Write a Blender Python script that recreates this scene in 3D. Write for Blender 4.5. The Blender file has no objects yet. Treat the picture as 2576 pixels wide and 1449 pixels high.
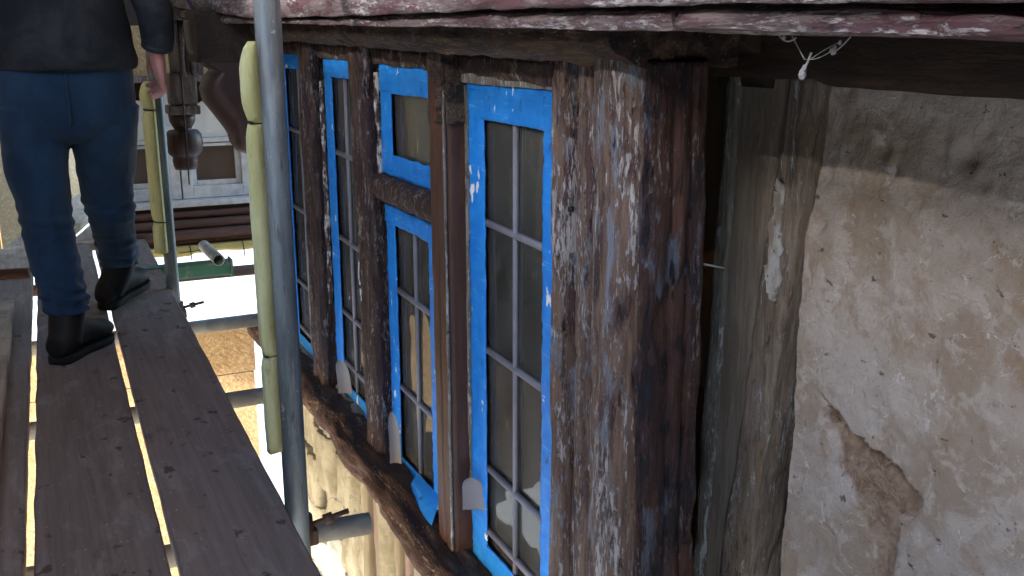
import bpy, bmesh, math, random
from mathutils import Vector, Matrix, noise
random.seed(7)
SC = bpy.context.scene
COL = SC.collection
R = math.radians

# ------------------------------------------------------------------ camera
# world: +X towards the timber wall, +Y along it, away from the viewer, Z up; eye at the origin
F_PX = 2450.0 / 2576.0
PITCH, YAW = 14.344, 26.176
cam_d = bpy.data.cameras.new('camera')
cam = bpy.data.objects.new('camera', cam_d); COL.objects.link(cam)
cam_d.sensor_width = 36.0; cam_d.lens = 36.0 * F_PX
cam_d.clip_start = 0.02; cam_d.clip_end = 500
cam.location = (0, 0, 0)
cam.rotation_euler = (R(90 - PITCH), 0, R(-YAW))
SC.camera = cam

# ------------------------------------------------------------------ world, sun, exposure
SUN_EL, SUN_AZ = 21.0, 250.0       # azimuth clockwise from +Y: sun behind the viewer, on the street side
world = bpy.data.worlds.new('World'); SC.world = world; world.use_nodes = True
wn = world.node_tree; wn.nodes.clear()
sky = wn.nodes.new('ShaderNodeTexSky'); sky.sky_type = 'NISHITA'; sky.sun_disc = False
sky.sun_elevation = R(SUN_EL); sky.sun_rotation = R(SUN_AZ)
sky.air_density = 1.0; sky.dust_density = 1.0; sky.ozone_density = 1.0
bg = wn.nodes.new('ShaderNodeBackground'); bg.inputs[1].default_value = 0.15
wo = wn.nodes.new('ShaderNodeOutputWorld')
wn.links.new(sky.outputs[0], bg.inputs[0]); wn.links.new(bg.outputs[0], wo.inputs[0])
sun_d = bpy.data.lights.new('sun', 'SUN'); sun_d.energy = 2.0; sun_d.angle = R(6); sun_d.color = (1, .97, .92)
sun = bpy.data.objects.new('sun', sun_d); COL.objects.link(sun)
_s = Vector((math.sin(R(SUN_AZ)) * math.cos(R(SUN_EL)), math.cos(R(SUN_AZ)) * math.cos(R(SUN_EL)), math.sin(R(SUN_EL))))
sun.rotation_euler = (-_s).to_track_quat('-Z', 'Y').to_euler()
SC.view_settings.view_transform = 'Standard'; SC.view_settings.look = 'None'
SC.view_settings.gamma = 1.0; SC.view_settings.use_curve_mapping = False
SC.view_settings.exposure = 2.95
SC.cycles.max_bounces = 8; SC.cycles.diffuse_bounces = 5; SC.cycles.glossy_bounces = 4
SC.cycles.transparent_max_bounces = 12; SC.cycles.caustics_reflective = False; SC.cycles.caustics_refractive = False

# ------------------------------------------------------------------ node helpers
class NT:
    def __init__(s, name):
        s.m = bpy.data.materials.new(name); s.m.use_nodes = True
        s.t = s.m.node_tree; s.t.nodes.clear()
        s.out = s.t.nodes.new('ShaderNodeOutputMaterial')
        s.tc = s.t.nodes.new('ShaderNodeTexCoord')
    def put(s, sock, v):
        if isinstance(v, bpy.types.NodeSocket): s.t.links.new(v, sock)
        elif v is not None:
            if sock.type == 'RGBA' and len(v) == 3: v = (*v, 1)
            sock.default_value = v
    def co(s, scale=(1, 1, 1), loc=(0, 0, 0), rot=(0, 0, 0)):
        n = s.t.nodes.new('ShaderNodeMapping'); s.t.links.new(s.tc.outputs['Object'], n.inputs[0])
        n.inputs['Scale'].default_value = scale; n.inputs['Location'].default_value = loc
        n.inputs['Rotation'].default_value = rot
        return n.outputs[0]
    def noise(s, co, scale=1, detail=4, rough=.55, dist=0):
        n = s.t.nodes.new('ShaderNodeTexNoise'); s.put(n.inputs['Vector'], co)
        n.inputs['Scale'].default_value = scale; n.inputs['Detail'].default_value = detail
        n.inputs['Roughness'].default_value = rough; n.inputs['Distortion'].default_value = dist
        return n.outputs['Fac']
    def voro(s, co, scale=1, feature='F1', out='Distance', rnd=1):
        n = s.t.nodes.new('ShaderNodeTexVoronoi'); n.feature = feature; s.put(n.inputs['Vector'], co)
        n.inputs['Scale'].default_value = scale; n.inputs['Randomness'].default_value = rnd
        return n.outputs[out]
    def ramp(s, f, a, b, lo=0., hi=1.):
        n = s.t.nodes.new('ShaderNodeMapRange'); n.interpolation_type = 'SMOOTHSTEP'
        s.put(n.inputs[0], f)
        for i, v in zip((1, 2, 3, 4), (a, b, lo, hi)): n.inputs[i].default_value = v
        return n.outputs[0]
    def math(s, op, a, b=None):
        n = s.t.nodes.new('ShaderNodeMath'); n.operation = op; s.put(n.inputs[0], a)
        if b is not None: s.put(n.inputs[1], b)
        return n.outputs[0]
    def mix(s, f, a, b, mode='MIX'):
        n = s.t.nodes.new('ShaderNodeMix'); n.data_type = 'RGBA'; n.blend_type = mode
        s.put(n.inputs[0], f); s.put(n.inputs[6], a); s.put(n.inputs[7], b)
        return n.outputs[2]
    def bump(s, h, strength=.4, dist=.004):
        n = s.t.nodes.new('ShaderNodeBump'); s.put(n.inputs['Height'], h)
        n.inputs['Strength'].default_value = strength; n.inputs['Distance'].default_value = dist
        return n.outputs[0]
    def bsdf(s, color, rough=.7, normal=None, metal=0., spec=.4, **kw):
        n = s.t.nodes.new('ShaderNodeBsdfPrincipled')
        s.put(n.inputs['Base Color'], color); s.put(n.inputs['Roughness'], rough)
        s.put(n.inputs['Metallic'], metal); s.put(n.inputs['Specular IOR Level'], spec)
        if normal is not None: s.put(n.inputs['Normal'], normal)
        for k, v in kw.items(): s.put(n.inputs[k], v)
        s.t.links.new(n.outputs[0], s.out.inputs[0])
        return s.m

def axscale(axis, across, along):
    v = [across] * 3; v['XYZ'.index(axis)] = along
    return tuple(v)

def painted_timber(name, axis, wood_a, wood_b, paint, paint_t, flake, flake_t, dark, dark_t, bump=.6, rough=.72, seed=0., slate=None, slate_t=.6):
    """old timber with layers of paint that has cracked and flaked along the grain"""
    n = NT(name); o = (seed, seed * 1.7, seed * .6)
    grain = n.noise(n.co(axscale(axis, 130, 9), o), 1, 7, .68, .25)
    patch = n.noise(n.co(axscale(axis, 22, 6), o), 1, 8, .64, .3)
    fl = n.noise(n.co(axscale(axis, 210, 46), o), 1, 5, .7, .25)
    big = n.noise(n.co(axscale(axis, 34, 5), (o[1] + 4, o[0], 2)), 1, 6, .62, .3)
    dk = n.noise(n.co(axscale(axis, 60, 17), (o[2] + 9, o[0], o[1])), 1, 6, .66, .3)
    col = n.mix(n.ramp(grain, .32, .68), wood_a, wood_b)
    pm = n.ramp(n.math('ADD', n.math('MULTIPLY', patch, .8), n.math('MULTIPLY', fl, .2)), paint_t - .035, paint_t + .035)
    col = n.mix(pm, col, paint)
    if slate:
        sl = n.noise(n.co(axscale(axis, 30, 7), (o[0] + 3, o[2] + 7, o[1])), 1, 8, .66, .3)
        sm = n.ramp(n.math('ADD', n.math('MULTIPLY', sl, .75), n.math('MULTIPLY', fl, .25)), slate_t - .03, slate_t + .03)
        col = n.mix(sm, col, slate)
    fm = n.ramp(n.math('ADD', n.math('MULTIPLY', fl, .55), n.math('MULTIPLY', big, .45)), flake_t - .03, flake_t + .03)
    col = n.mix(n.math('MULTIPLY', fm, n.ramp(grain, .25, .6, .45, 1)), col, flake)
    dm = n.ramp(n.math('ADD', n.math('MULTIPLY', dk, .65), n.math('MULTIPLY', patch, .35)), dark_t - .02, dark_t + .04)
    col = n.mix(dm, col, dark)
    h = n.math('ADD', n.math('MULTIPLY', grain, .8), n.math('ADD', n.math('MULTIPLY', fm, .4), n.math('MULTIPLY', pm, .3)))
    h = n.math('SUBTRACT', h, n.math('MULTIPLY', dm, .6))
    r = n.mix(dm, (rough,) * 3, (.38,) * 3)
    return n.bsdf(col, r, n.bump(h, bump, .005), spec=.35)

M = {}
WA, WB = (.055, .032, .021), (.15, .094, .062)
PLUM = (.062, .029, .028); CHALK = (.42, .37, .34); PITCHB = (.010, .011, .015); SLATE = (.13, .15, .19)
M['post'] = painted_timber('corner_post_timber', 'Z', (.082, .048, .036), (.21, .135, .098), (.078, .038, .040), .54, (.46, .42, .415), .532, (.014, .015, .022), .582, 1., seed=1.3, slate=(.19, .2, .24), slate_t=.55)
M['mull'] = painted_timber('mullion_timber', 'Z', (.028, .016, .013), (.10, .06, .044), (.042, .021, .022), .5, (.36, .31, .29), .56, PITCHB, .575, .9, seed=5.1, slate=(.05, .05, .06), slate_t=.6)
M['brown'] = painted_timber('brown_painted_timber', 'Z', (.066, .032, .021), (.078, .037, .024), (.085, .041, .027), .5, (.3, .25, .22), .70, PITCHB, .70, .25, .5, seed=2.2)
M['ret'] = painted_timber('return_timber', 'Z', (.035, .017, .014), (.085, .04, .029), (.045, .023, .025), .5, (.24, .22, .24), .585, (.012, .013, .02), .55, 1.0, seed=8.8, slate=(.085, .095, .13), slate_t=.57)
M['sill'] = painted_timber('sill_timber', 'Y', (.035, .018, .013), (.105, .058, .038), (.05, .022, .016), .5, (.33, .27, .2), .585, PITCHB, .60, .9, seed=3.6)
M['head'] = painted_timber('head_timber', 'Y', (.035, .022, .016), (.14, .088, .055), (.04, .023, .02), .52, (.38, .33, .29), .59, PITCHB, .54, .9, seed=7.4)
M['jetty'] = painted_timber('jetty_timber', 'Y', (.075, .05, .052), (.2, .155, .158), (.098, .046, .054), .52, (.43, .395, .405), .553, (.035, .025, .026), .60, 1.0, seed=4.2)
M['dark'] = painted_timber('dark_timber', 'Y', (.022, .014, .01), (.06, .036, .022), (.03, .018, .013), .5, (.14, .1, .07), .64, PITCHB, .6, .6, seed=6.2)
M['bracket'] = painted_timber('bracket_timber', 'Z', (.05, .026, .022), (.066, .034, .03), (.058, .029, .026), .5, (.2, .18, .18), .69, PITCHB, .72, .25, .42, seed=9.1)
M['carved'] = painted_timber('carved_timber', 'Z', (.10, .08, .075), (.26, .22, .21), (.12, .09, .085), .5, (.4, .37, .36), .58, (.04, .03, .03), .62, .5, seed=11.)
M['wpost'] = painted_timber('weathered_post', 'Z', (.18, .152, .122), (.28, .24, .195), (.2, .165, .13), .55, (.34, .33, .31), .63, (.05, .042, .034), .64, .5, .85, seed=12.5)
M['wedge'] = painted_timber('weathered_edge', 'Z', (.12, .11, .092), (.27, .25, .22), (.12, .085, .06), .58, (.5, .52, .51), .55, (.045, .034, .026), .60, .9, .85, seed=14.)
M['batten'] = painted_timber('torn_batten_timber', 'Z', (.12, .09, .068), (.25, .205, .165), (.16, .115, .08), .55, (.46, .45, .44), .56, (.04, .03, .024), .60, .9, .85, seed=17.)
M['farsill'] = painted_timber('far_sill_timber', 'X', (.085, .043, .032), (.14, .078, .06), (.11, .055, .042), .5, (.2, .13, .1), .64, (.03, .017, .013), .64, .5, .65, seed=15.)

n = NT('tape_blue')
f = n.noise(n.co((30, 30, 30)), 1, 4); w = n.noise(n.co((18, 10, 110)), 1, 4, .6, 1.0)
spot = n.noise(n.co((34, 34, 14), (3, 1, 5)), 1, 7, .68)
fleck = n.noise(n.co((52, 52, 26), (7, 2, 5)), 1, 4, .5, .3); fz = n.noise(n.co((6, 6, 6), (1, 8, 2)), 1, 2)
c = n.mix(n.ramp(f, .3, .7), (.010, .215, .74), (.02, .28, .84))
c = n.mix(n.math('MULTIPLY', n.ramp(w, .60, .68), .5), c, (.16, .46, .90))
c = n.mix(n.math('MULTIPLY', n.ramp(spot, .60, .68), .75), c, (.02, .055, .15))
c = n.mix(n.ramp(n.math('ADD', n.math('MULTIPLY', fleck, .7), n.math('MULTIPLY', fz, .3)), .635, .65), c, (.82, .84, .86))
M['tape'] = n.bsdf(c, .5, n.bump(n.math('ADD', w, n.math('MULTIPLY', f, .4)), .5, .003), spec=.4)
n = NT('chalky_paint'); a = n.noise(n.co((70, 70, 24)), 1, 6, .7)
M['chalk'] = n.bsdf(n.mix(n.ramp(a, .47, .58), (.06, .04, .035), (.56, .53, .5)), .9, n.bump(a, .8, .004))
n = NT('tape_back'); M['tapeback'] = n.bsdf(n.mix(n.noise(n.co((20, 20, 20)), 1), (.2, .185, .195), (.25, .235, .245)), .6)
n = NT('lead_grey'); M['lead'] = n.bsdf(n.mix(n.noise(n.co((40, 40, 40)), 1, 5), (.15, .15, .18), (.26, .255, .29)), .55, n.bump(n.noise(n.co((120, 120, 60)), 1, 4), .3, .002))
# window glass: mirror-like sheen over see-through, both faces
n = NT('window_glass')
fr = n.t.nodes.new('ShaderNodeFresnel'); fr.inputs[0].default_value = 1.38
gl = n.t.nodes.new('ShaderNodeBsdfGlossy'); gl.inputs['Roughness'].default_value = .02; gl.inputs[0].default_value = (.9, .92, .9, 1)
n.put(gl.inputs['Normal'], n.bump(n.noise(n.co((7, 7, 5)), 1, 2), .3, .012))
tr = n.t.nodes.new('ShaderNodeBsdfTransparent'); tr.inputs[0].default_value = (.8, .83, .77, 1)
ms = n.t.nodes.new('ShaderNodeMixShader'); n.t.links.new(fr.outputs[0], ms.inputs[0])
n.t.links.new(tr.outputs[0], ms.inputs[1]); n.t.links.new(gl.outputs[0], ms.inputs[2])
du = n.t.nodes.new('ShaderNodeBsdfDiffuse'); du.inputs[0].default_value = (.46, .44, .42, 1)      # grime on the panes
m2 = n.t.nodes.new('ShaderNodeMixShader'); n.put(m2.inputs[0], n.ramp(n.noise(n.co((6, 14, 5)), 1, 6, .6), .25, .8, .04, .15))
n.t.links.new(ms.outputs[0], m2.inputs[1]); n.t.links.new(du.outputs[0], m2.inputs[2]); n.t.links.new(m2.outputs[0], n.out.inputs[0])
M['glass'] = n.m

# limewashed plaster; where the 'bare' attribute is 1 the skin has fallen off and straw daub shows
n = NT('plaster_limewash')
a = n.noise(n.co((7, 7, 7)), 1, 8, .62, .5); b = n.noise(n.co((24, 24, 24)), 1, 9, .7, .5)
wob = n.t.nodes.new('ShaderNodeTexNoise'); n.put(wob.inputs['Vector'], n.co((16, 16, 16))); wob.inputs['Scale'].default_value = 1; wob.inputs['Detail'].default_value = 6; wob.inputs['Roughness'].default_value = .7
vm = n.t.nodes.new('ShaderNodeVectorMath'); vm.operation = 'MULTIPLY_ADD'; n.put(vm.inputs[0], wob.outputs['Color']); vm.inputs[1].default_value = (.9, .9, .9); n.put(vm.inputs[2], n.co((17, 17, 17)))
vo = n.voro(vm.outputs[0], 1, 'DISTANCE_TO_EDGE')
crk = n.ramp(vo, .006, .026, 1, 0)
cm = n.math('MULTIPLY', n.ramp(n.noise(n.co((5, 5, 5), (4, 2, 1)), 1, 3), .5, .62), n.ramp(n.noise(n.co((30, 30, 30), (1, 2, 8)), 1, 4), .45, .6))
c = n.mix(n.ramp(a, .38, .62), (.36, .285, .22), (.47, .415, .37))
c = n.mix(n.math('MULTIPLY', n.ramp(n.noise(n.co((12, 12, 12), (8, 3, 1)), 1, 9, .7), .54, .64), .8), c, (.37, .265, .18))
c = n.mix(n.math('MULTIPLY', n.ramp(b, .50, .60), .75), c, (.52, .465, .42))
c = n.mix(n.ramp(n.noise(n.co((19, 19, 19), (1, 7, 3)), 1, 11, .76), .585, .64), c, (.60, .56, .525))
c = n.mix(n.math('MULTIPLY', n.ramp(n.noise(n.co((80, 80, 80), (1, 1, 3)), 1, 6, .7), .60, .68), .55), c, (.26, .195, .15))
c = n.mix(n.math('MULTIPLY', crk, n.math('MULTIPLY', cm, .75)), c, (.70, .67, .65))
pit = n.ramp(n.noise(n.co((40, 40, 52), (2, 9, 4)), 1, 6, .7), .645, .69)
c = n.mix(n.math('MULTIPLY', pit, .8), c, (.13, .095, .075))
dn = n.noise(n.co((50, 50, 50)), 1, 8, .7, .6)
at = n.t.nodes.new('ShaderNodeAttribute'); at.attribute_name = 'bare'
c = n.mix(n.ramp(at.outputs['Fac'], .3, .7), c, n.mix(n.ramp(dn, .3, .7), (.22, .145, .10), (.40, .30, .225)))
ht = n.math('ADD', n.math('MULTIPLY', b, 1.0), n.math('SUBTRACT', n.math('MULTIPLY', crk, n.math('MULTIPLY', cm, .3)), pit))
M['plaster'] = n.bsdf(c, .92, n.bump(n.math('ADD', ht, n.math('MULTIPLY', n.noise(n.co((110, 110, 110)), 1, 6, .7), .7)), .9, .006), spec=.15)
n = NT('straw'); M['straw'] = n.bsdf((.36, .25, .17), .8)
n = NT('peeled_limewash')
b = n.noise(n.co((30, 30, 16)), 1, 7, .65); s_ = n.noise(n.co((80, 80, 60)), 1, 3)
c = n.mix(n.ramp(b, .4, .6), (.42, .43, .43), (.24, .2, .16)); c = n.mix(n.ramp(s_, .64, .7), c, (.1, .08, .06))
M['peel'] = n.bsdf(c, .9, n.bump(b, .8, .005), spec=.15)
n = NT('stone_cream')
a = n.noise(n.co((9, 9, 9)), 1, 8, .62); b = n.noise(n.co((45, 45, 45)), 1, 6, .65)
c = n.mix(n.ramp(a, .35, .65), (.17, .147, .098), (.28, .25, .18)); c = n.mix(n.ramp(b, .62, .7), c, (.15, .12, .08))
M['stone'] = n.bsdf(c, .9, n.bump(n.math('ADD', a, n.math('MULTIPLY', b, .5)), .7, .01), spec=.15)
n = NT('stone_grey')
c = n.mix(n.ramp(a_ := n.noise(n.co((12, 12, 12)), 1, 8, .65), .35, .65), (.15, .142, .118), (.245, .234, .2))
M['stoneg'] = n.bsdf(c, .9, n.bump(a_, .7, .01), spec=.15)
n = NT('old_mortar'); a = n.noise(n.co((40, 40, 40)), 1, 8, .7)
M['mortar'] = n.bsdf(n.mix(a, (.05, .04, .028), (.15, .12, .08)), .95, n.bump(a, .9, .01))
n = NT('stud_pink'); a = n.noise(n.co((50, 50, 6)), 1, 6, .6)
M['studp'] = n.bsdf(n.mix(a, (.13, .085, .07), (.2, .14, .115)), .85, n.bump(a, .5, .004))
n = NT('stud_tan'); a = n.noise(n.co((60, 60, 6)), 1, 6, .6)
M['studt'] = n.bsdf(n.mix(a, (.12, .092, .055), (.21, .17, .11)), .8, n.bump(a, .5, .004))

def board_mat(name, sd, k):
    n = NT(name); o = (sd, sd * 2.3, 0)
    g = n.noise(n.co((80, 3.0, 80), o), 1, 7, .65, .35); st = n.noise(n.co((8, 4, 8), o), 1, 8, .66, .4); sp = n.noise(n.co((24, 15, 24), o), 1, 5, .55)
    du = n.noise(n.co((16, 5, 16), (sd + 5, 2, 1)), 1, 8, .7, .6)
    c = n.mix(n.ramp(g, .28, .72), (.155 * k, .122 * k, .107 * k), (.215 * k, .172 * k, .152 * k))
    c = n.mix(n.math('MULTIPLY', n.ramp(st, .42, .3), .65), c, (.10, .066, .05))
    c = n.mix(n.math('MULTIPLY', n.ramp(du, .5, .68), .6), c, (.29, .26, .24))
    c = n.mix(n.math('MULTIPLY', n.ramp(sp, .64, .70), .8), c, (.055, .038, .03))
    c = n.mix(n.math('MULTIPLY', n.ramp(n.noise(n.co((110, 70, 110), o), 1, 4, .6), .68, .71), .75), c, (.48, .45, .42))
    c = n.mix(n.ramp(n.noise(n.co((190, 2.2, 190), o), 1, 3, .6), .715, .74), c, (.07, .05, .042))
    return n.bsdf(c, .8, n.bump(n.math('ADD', g, n.math('MULTIPLY', st, .5)), .4, .003), spec=.25)
M['board'] = board_mat('scaffold_board', 0., .95); M['board2'] = board_mat('scaffold_board_dusty', 3.7, 1.12); M['board3'] = board_mat('scaffold_board_grey', 8.1, 1.05)
n = NT('board_pale'); g = n.noise(n.co((70, 4, 70)), 1, 6, .6, .3); st = n.noise(n.co((14, 9, 14)), 1, 6)
c = n.mix(n.ramp(g, .25, .75), (.3, .24, .18), (.44, .36, .28)); c = n.mix(n.math('MULTIPLY', n.ramp(st, .5, .65), .7), c, (.2, .15, .115))
M['boardp'] = n.bsdf(c, .8, n.bump(g, .4, .003))
n = NT('board_end'); M['boardend'] = n.bsdf(n.mix(n.noise(n.co((60, 20, 60)), 1, 5), (.1, .045, .03), (.17, .085, .055)), .8)

def osb(name, ax):
    n = NT(name); col = (.38, .25, .125); h = None
    for i, r in enumerate([(.5, .4, .3), (-.7, -.6, 1.0), (1.2, .9, -.8), (.1, 1.9, .6)]):
        mp = n.t.nodes.new('ShaderNodeMapping'); mp.vector_type = 'TEXTURE'; n.t.links.new(n.tc.outputs['Object'], mp.inputs[0])
        mp.inputs['Rotation'].default_value = r; mp.inputs['Scale'].default_value = (1 / 80, 1 / 80, 1 / 18); mp.inputs['Location'].default_value = (i * .31, i * .7, .2)
        f = n.noise(mp.outputs[0], 1, 3, .5, .6)
        k = n.ramp(f, .5, .62)
        col = n.mix(n.math('MULTIPLY', k, .75), col, [(.50, .35, .19), (.28, .165, .075), (.55, .41, .24), (.38, .245, .12)][i])
        h = k if h is None else n.math('ADD', h, k)
    d = n.noise(n.co((150, 150, 90)), 1, 3)
    col = n.mix(n.math('MULTIPLY', n.ramp(d, .63, .72), .7), col, (.2, .1, .04))
    return n.bsdf(col, .68, n.bump(h, .3, .002), spec=.3)
M['osb'] = osb('osb_flakes', 'Y')
n = NT('galvanised_tube')
a = n.noise(n.co((26, 26, 4)), 1, 8, .65, .3); b = n.noise(n.co((90, 90, 10), (1, 4, 2)), 1, 6, .65); sp_ = n.noise(n.co((70, 70, 55), (4, 4, 1)), 1, 4, .55)
c = n.mix(n.ramp(a, .35, .65), (.10, .122, .132), (.22, .25, .26)); c = n.mix(n.math('MULTIPLY', n.ramp(b, .57, .66), .75), c, (.07, .08, .088))
c = n.mix(n.math('MULTIPLY', n.ramp(b, .40, .32), .6), c, (.3, .33, .34)); c = n.mix(n.math('MULTIPLY', n.ramp(sp_, .68, .72), .7), c, (.42, .41, .39))
c = n.mix(n.math('MULTIPLY', n.ramp(n.noise(n.co((14, 14, 3), (9, 1, 1)), 1, 6, .7), .62, .72), .5), c, (.13, .085, .06))
M['tube'] = n.bsdf(c, n.mix(a, (.42,) * 3, (.66,) * 3), n.bump(n.math('ADD', b, sp_), .3, .0015), metal=.35, spec=.5)
n = NT('tube_dusty')
a = n.noise(n.co((14, 14, 14)), 1, 7, .6)
M['tubed'] = n.bsdf(n.mix(n.ramp(a, .35, .65), (.33, .30, .25), (.50, .47, .40)), .7, n.bump(a, .2, .002), metal=0.)
n = NT('green_steel'); a = n.noise(n.co((20, 20, 20)), 1, 6)
M['green'] = n.bsdf(n.mix(n.ramp(a, .5, .65), (.045, .15, .085), (.16, .17, .14)), .5)
n = NT('rust'); a = n.noise(n.co((60, 60, 60)), 1, 6, .6)
M['rust'] = n.bsdf(n.mix(a, (.05, .028, .02), (.12, .065, .04)), .75, n.bump(a, .5, .003), metal=.3)
n = NT('yellow_foam')
a = n.noise(n.co((16, 16, 4)), 1, 6, .65); b = n.noise(n.co((260, 260, 260)), 1, 3, .7)
dz = n.noise(n.co((7, 7, 3), (2, 2, 6)), 1, 6, .65); sc_ = n.noise(n.co((40, 40, 14), (5, 2, 1)), 1, 6, .7)
c = n.mix(n.ramp(a, .3, .7), (.55, .57, .26), (.72, .73, .44)); c = n.mix(n.math('MULTIPLY', n.ramp(dz, .46, .66), .6), c, (.40, .38, .15))
c = n.mix(n.math('MULTIPLY', n.ramp(sc_, .6, .7), .6), c, (.27, .25, .13)); c = n.mix(n.math('MULTIPLY', n.ramp(b, .6, .72), .35), c, (.3, .28, .1))
M['foam'] = n.bsdf(c, .85, n.bump(n.math('ADD', b, n.math('MULTIPLY', a, 3)), .5, .003), spec=.2)
n = NT('old_foam'); a = n.noise(n.co((9, 9, 9)), 1, 5)
M['foamo'] = n.bsdf(n.mix(a, (.5, .4, .12), (.66, .54, .2)), .85)
n = NT('black_plastic'); M['black'] = n.bsdf((.012, .012, .013), .5)
n = NT('purple_webbing'); M['purple'] = n.bsdf(n.mix(n.noise(n.co((60, 60, 60)), 1), (.06, .025, .14), (.1, .045, .2)), .8)
n = NT('white_gloss'); a = n.noise(n.co((24, 24, 24)), 1, 6)
M['white'] = n.bsdf(n.mix(n.ramp(a, .35, .7), (.74, .73, .72), (.56, .54, .52)), .55, n.bump(a, .2, .003))
n = NT('cream_blind'); M['cream'] = n.bsdf(n.mix(n.noise(n.co((30, 30, 30)), 1, 4), (.82, .78, .7), (.88, .85, .78)), .8)
n = NT('brown_pane'); M['pane'] = n.bsdf(n.mix(n.noise(n.co((6, 6, 6)), 1, 3), (.10, .065, .045), (.15, .105, .078)), .25)
n = NT('street_paving'); a = n.noise(n.co((1.2, 1.2, 1.2)), 1, 8, .65); b = n.noise(n.co((30, 30, 30)), 1, 5)
M['ground'] = n.bsdf(n.mix(n.ramp(a, .3, .7), (.42, .41, .385), (.52, .51, .485)), .9, n.bump(b, .3, .01))
n = NT('room_dark'); M['room'] = n.bsdf(n.mix(n.noise(n.co((4, 4, 4)), 1, 4), (.16, .12, .085), (.24, .18, .13)), .9)
n = NT('curtain_grey'); a = n.noise(n.co((8, 60, 4)), 1, 4)
M['curt'] = n.bsdf(n.mix(a, (.42, .42, .38), (.62, .61, .56)), .9)
n = NT('curtain_green'); a = n.noise(n.co((8, 60, 4)), 1, 4)
M['curtg'] = n.bsdf(n.mix(a, (.08, .34, .08), (.15, .46, .13)), .9)
n = NT('plywood'); a = n.noise(n.co((3, 40, 3)), 1, 5); M['ply'] = n.bsdf(n.mix(a, (.07, .05, .036), (.11, .08, .055)), .85)  # tone of the added overhead decks, kept dark to limit bounced light
n = NT('dark_blocker'); M['blocker'] = n.bsdf(n.mix(n.noise(n.co((4, 4, 12)), 1, 6), (.035, .022, .016), (.06, .04, .028)), .6)  # dark tone for added pieces that cut bounced light and reflections
n = NT('light_block_charcoal'); M['sheet'] = n.bsdf((.035, .037, .04), .8)  # dark tone for the added sheets that block light
n = NT('cobweb'); M['web'] = n.bsdf((.34, .34, .35), .9)
# clothing, skin
n = NT('denim')
a = n.noise(n.co((9, 9, 5)), 1, 5, .6); tw = n.noise(n.co((400, 400, 200)), 1, 2)
c = n.mix(n.ramp(a, .3, .7), (.010, .031, .064), (.021, .057, .108)); c = n.mix(n.math('MULTIPLY', tw, .4), c, (.012, .03, .075))
M['denim'] = n.bsdf(c, .9, n.bump(n.math('ADD', tw, a), .3, .003), spec=.15, **{'Sheen Weight': .15})
n = NT('dark_jacket'); a = n.noise(n.co((7, 7, 7)), 1, 5, .6, .4); b = n.noise(n.co((250, 250, 250)), 1, 2)
M['jacket'] = n.bsdf(n.mix(n.ramp(a, .35, .65), (.012, .016, .022), (.034, .038, .045)), .85, n.bump(n.math('ADD', n.math('MULTIPLY', a, 2), b), .35, .006), spec=.2)
n = NT('black_leather'); a = n.noise(n.co((40, 40, 40)), 1, 5)
M['boot'] = n.bsdf(n.mix(a, (.005, .005, .005), (.011, .010, .010)), .7, n.bump(a, .4, .003))
n = NT('rubber'); M['rubber'] = n.bsdf((.006, .006, .006), .85)
n = NT('skin'); a = n.noise(n.co((60, 60, 60)), 1, 4)
M['skin'] = n.bsdf(n.mix(a, (.5, .22, .2), (.6, .3, .26)), .5, n.bump(a, .2, .002), **{'Subsurface Weight': .1, 'Subsurface Radius': (.01, .004, .002)})
n = NT('hair'); M['hair'] = n.bsdf(n.mix(n.noise(n.co((90, 90, 10)), 1, 4), (.03, .018, .01), (.06, .038, .022)), .6)

# ------------------------------------------------------------------ object helpers
def thing(name, label, cat, loc=(0, 0, 0), group=None):
    o = bpy.data.objects.new(name, None); COL.objects.link(o); o.location = loc; o.empty_display_size = .05
    o['label'] = label; o['category'] = cat
    if group: o['group'] = group
    return o
def adopt(o, parent):
    if parent is not None:
        o.parent = parent
        o.matrix_parent_inverse = Matrix.Translation(-parent.location)
def obj(name, me, mats, parent=None, label=None, cat=None, group=None, kind=None):
    if isinstance(me, bmesh.types.BMesh):
        b = me; me = bpy.data.meshes.new(name); b.normal_update(); b.to_mesh(me); b.free()
    if not isinstance(mats, (list, tuple)): mats = [mats]
    if not me.materials:
        for m in mats: me.materials.append(m)
    o = bpy.data.objects.new(name, me); COL.objects.link(o); adopt(o, parent)
    if label: o['label'] = label
    if cat: o['category'] = cat
    if group: o['group'] = group
    if kind: o['kind'] = kind
    return o
def smooth(bm, ang=None):
    for f in bm.faces: f.smooth = True
    return bm
def box(bm, lo, hi, bev=0.):
    r = bmesh.ops.create_cube(bm, size=1.)
    lo, hi = Vector(lo), Vector(hi)
    for v in r['verts']:
        v.co = Vector([(lo[i] + hi[i]) / 2 + v.co[i] * (hi[i] - lo[i]) for i in range(3)])
    if bev:
        es = list({e for v in r['verts'] for e in v.link_edges})
        bmesh.ops.bevel(bm, geom=es, offset=bev, segments=2, affect='EDGES', profile=.6)
    return bm
def nbox(lo, hi, bev=0.): return box(bmesh.new(), lo, hi, bev)
def loft(bm, rings, cap=True, closed=True, mat=0):
    vs = [[bm.verts.new(p) for p in r] for r in rings]; k = len(vs[0])
    for i in range(len(vs) - 1):
        for j in range(k if closed else k - 1):
            f = bm.faces.new((vs[i][j], vs[i][(j + 1) % k], vs[i + 1][(j + 1) % k], vs[i + 1][j])); f.material_index = mat; f.smooth = True
    if cap and closed:
        for r in (vs[0][::-1], vs[-1]):
            f = bm.faces.new(r); f.material_index = mat
    bmesh.ops.recalc_face_normals(bm, faces=bm.faces[:]) if cap and closed else None
    return bm
def frame_of(d):
    d = d.normalized(); a = Vector((0, 0, 1)) if abs(d.z) < .9 else Vector((1, 0, 0))
    u = d.cross(a).normalized(); return u, d.cross(u).normalized()
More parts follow.
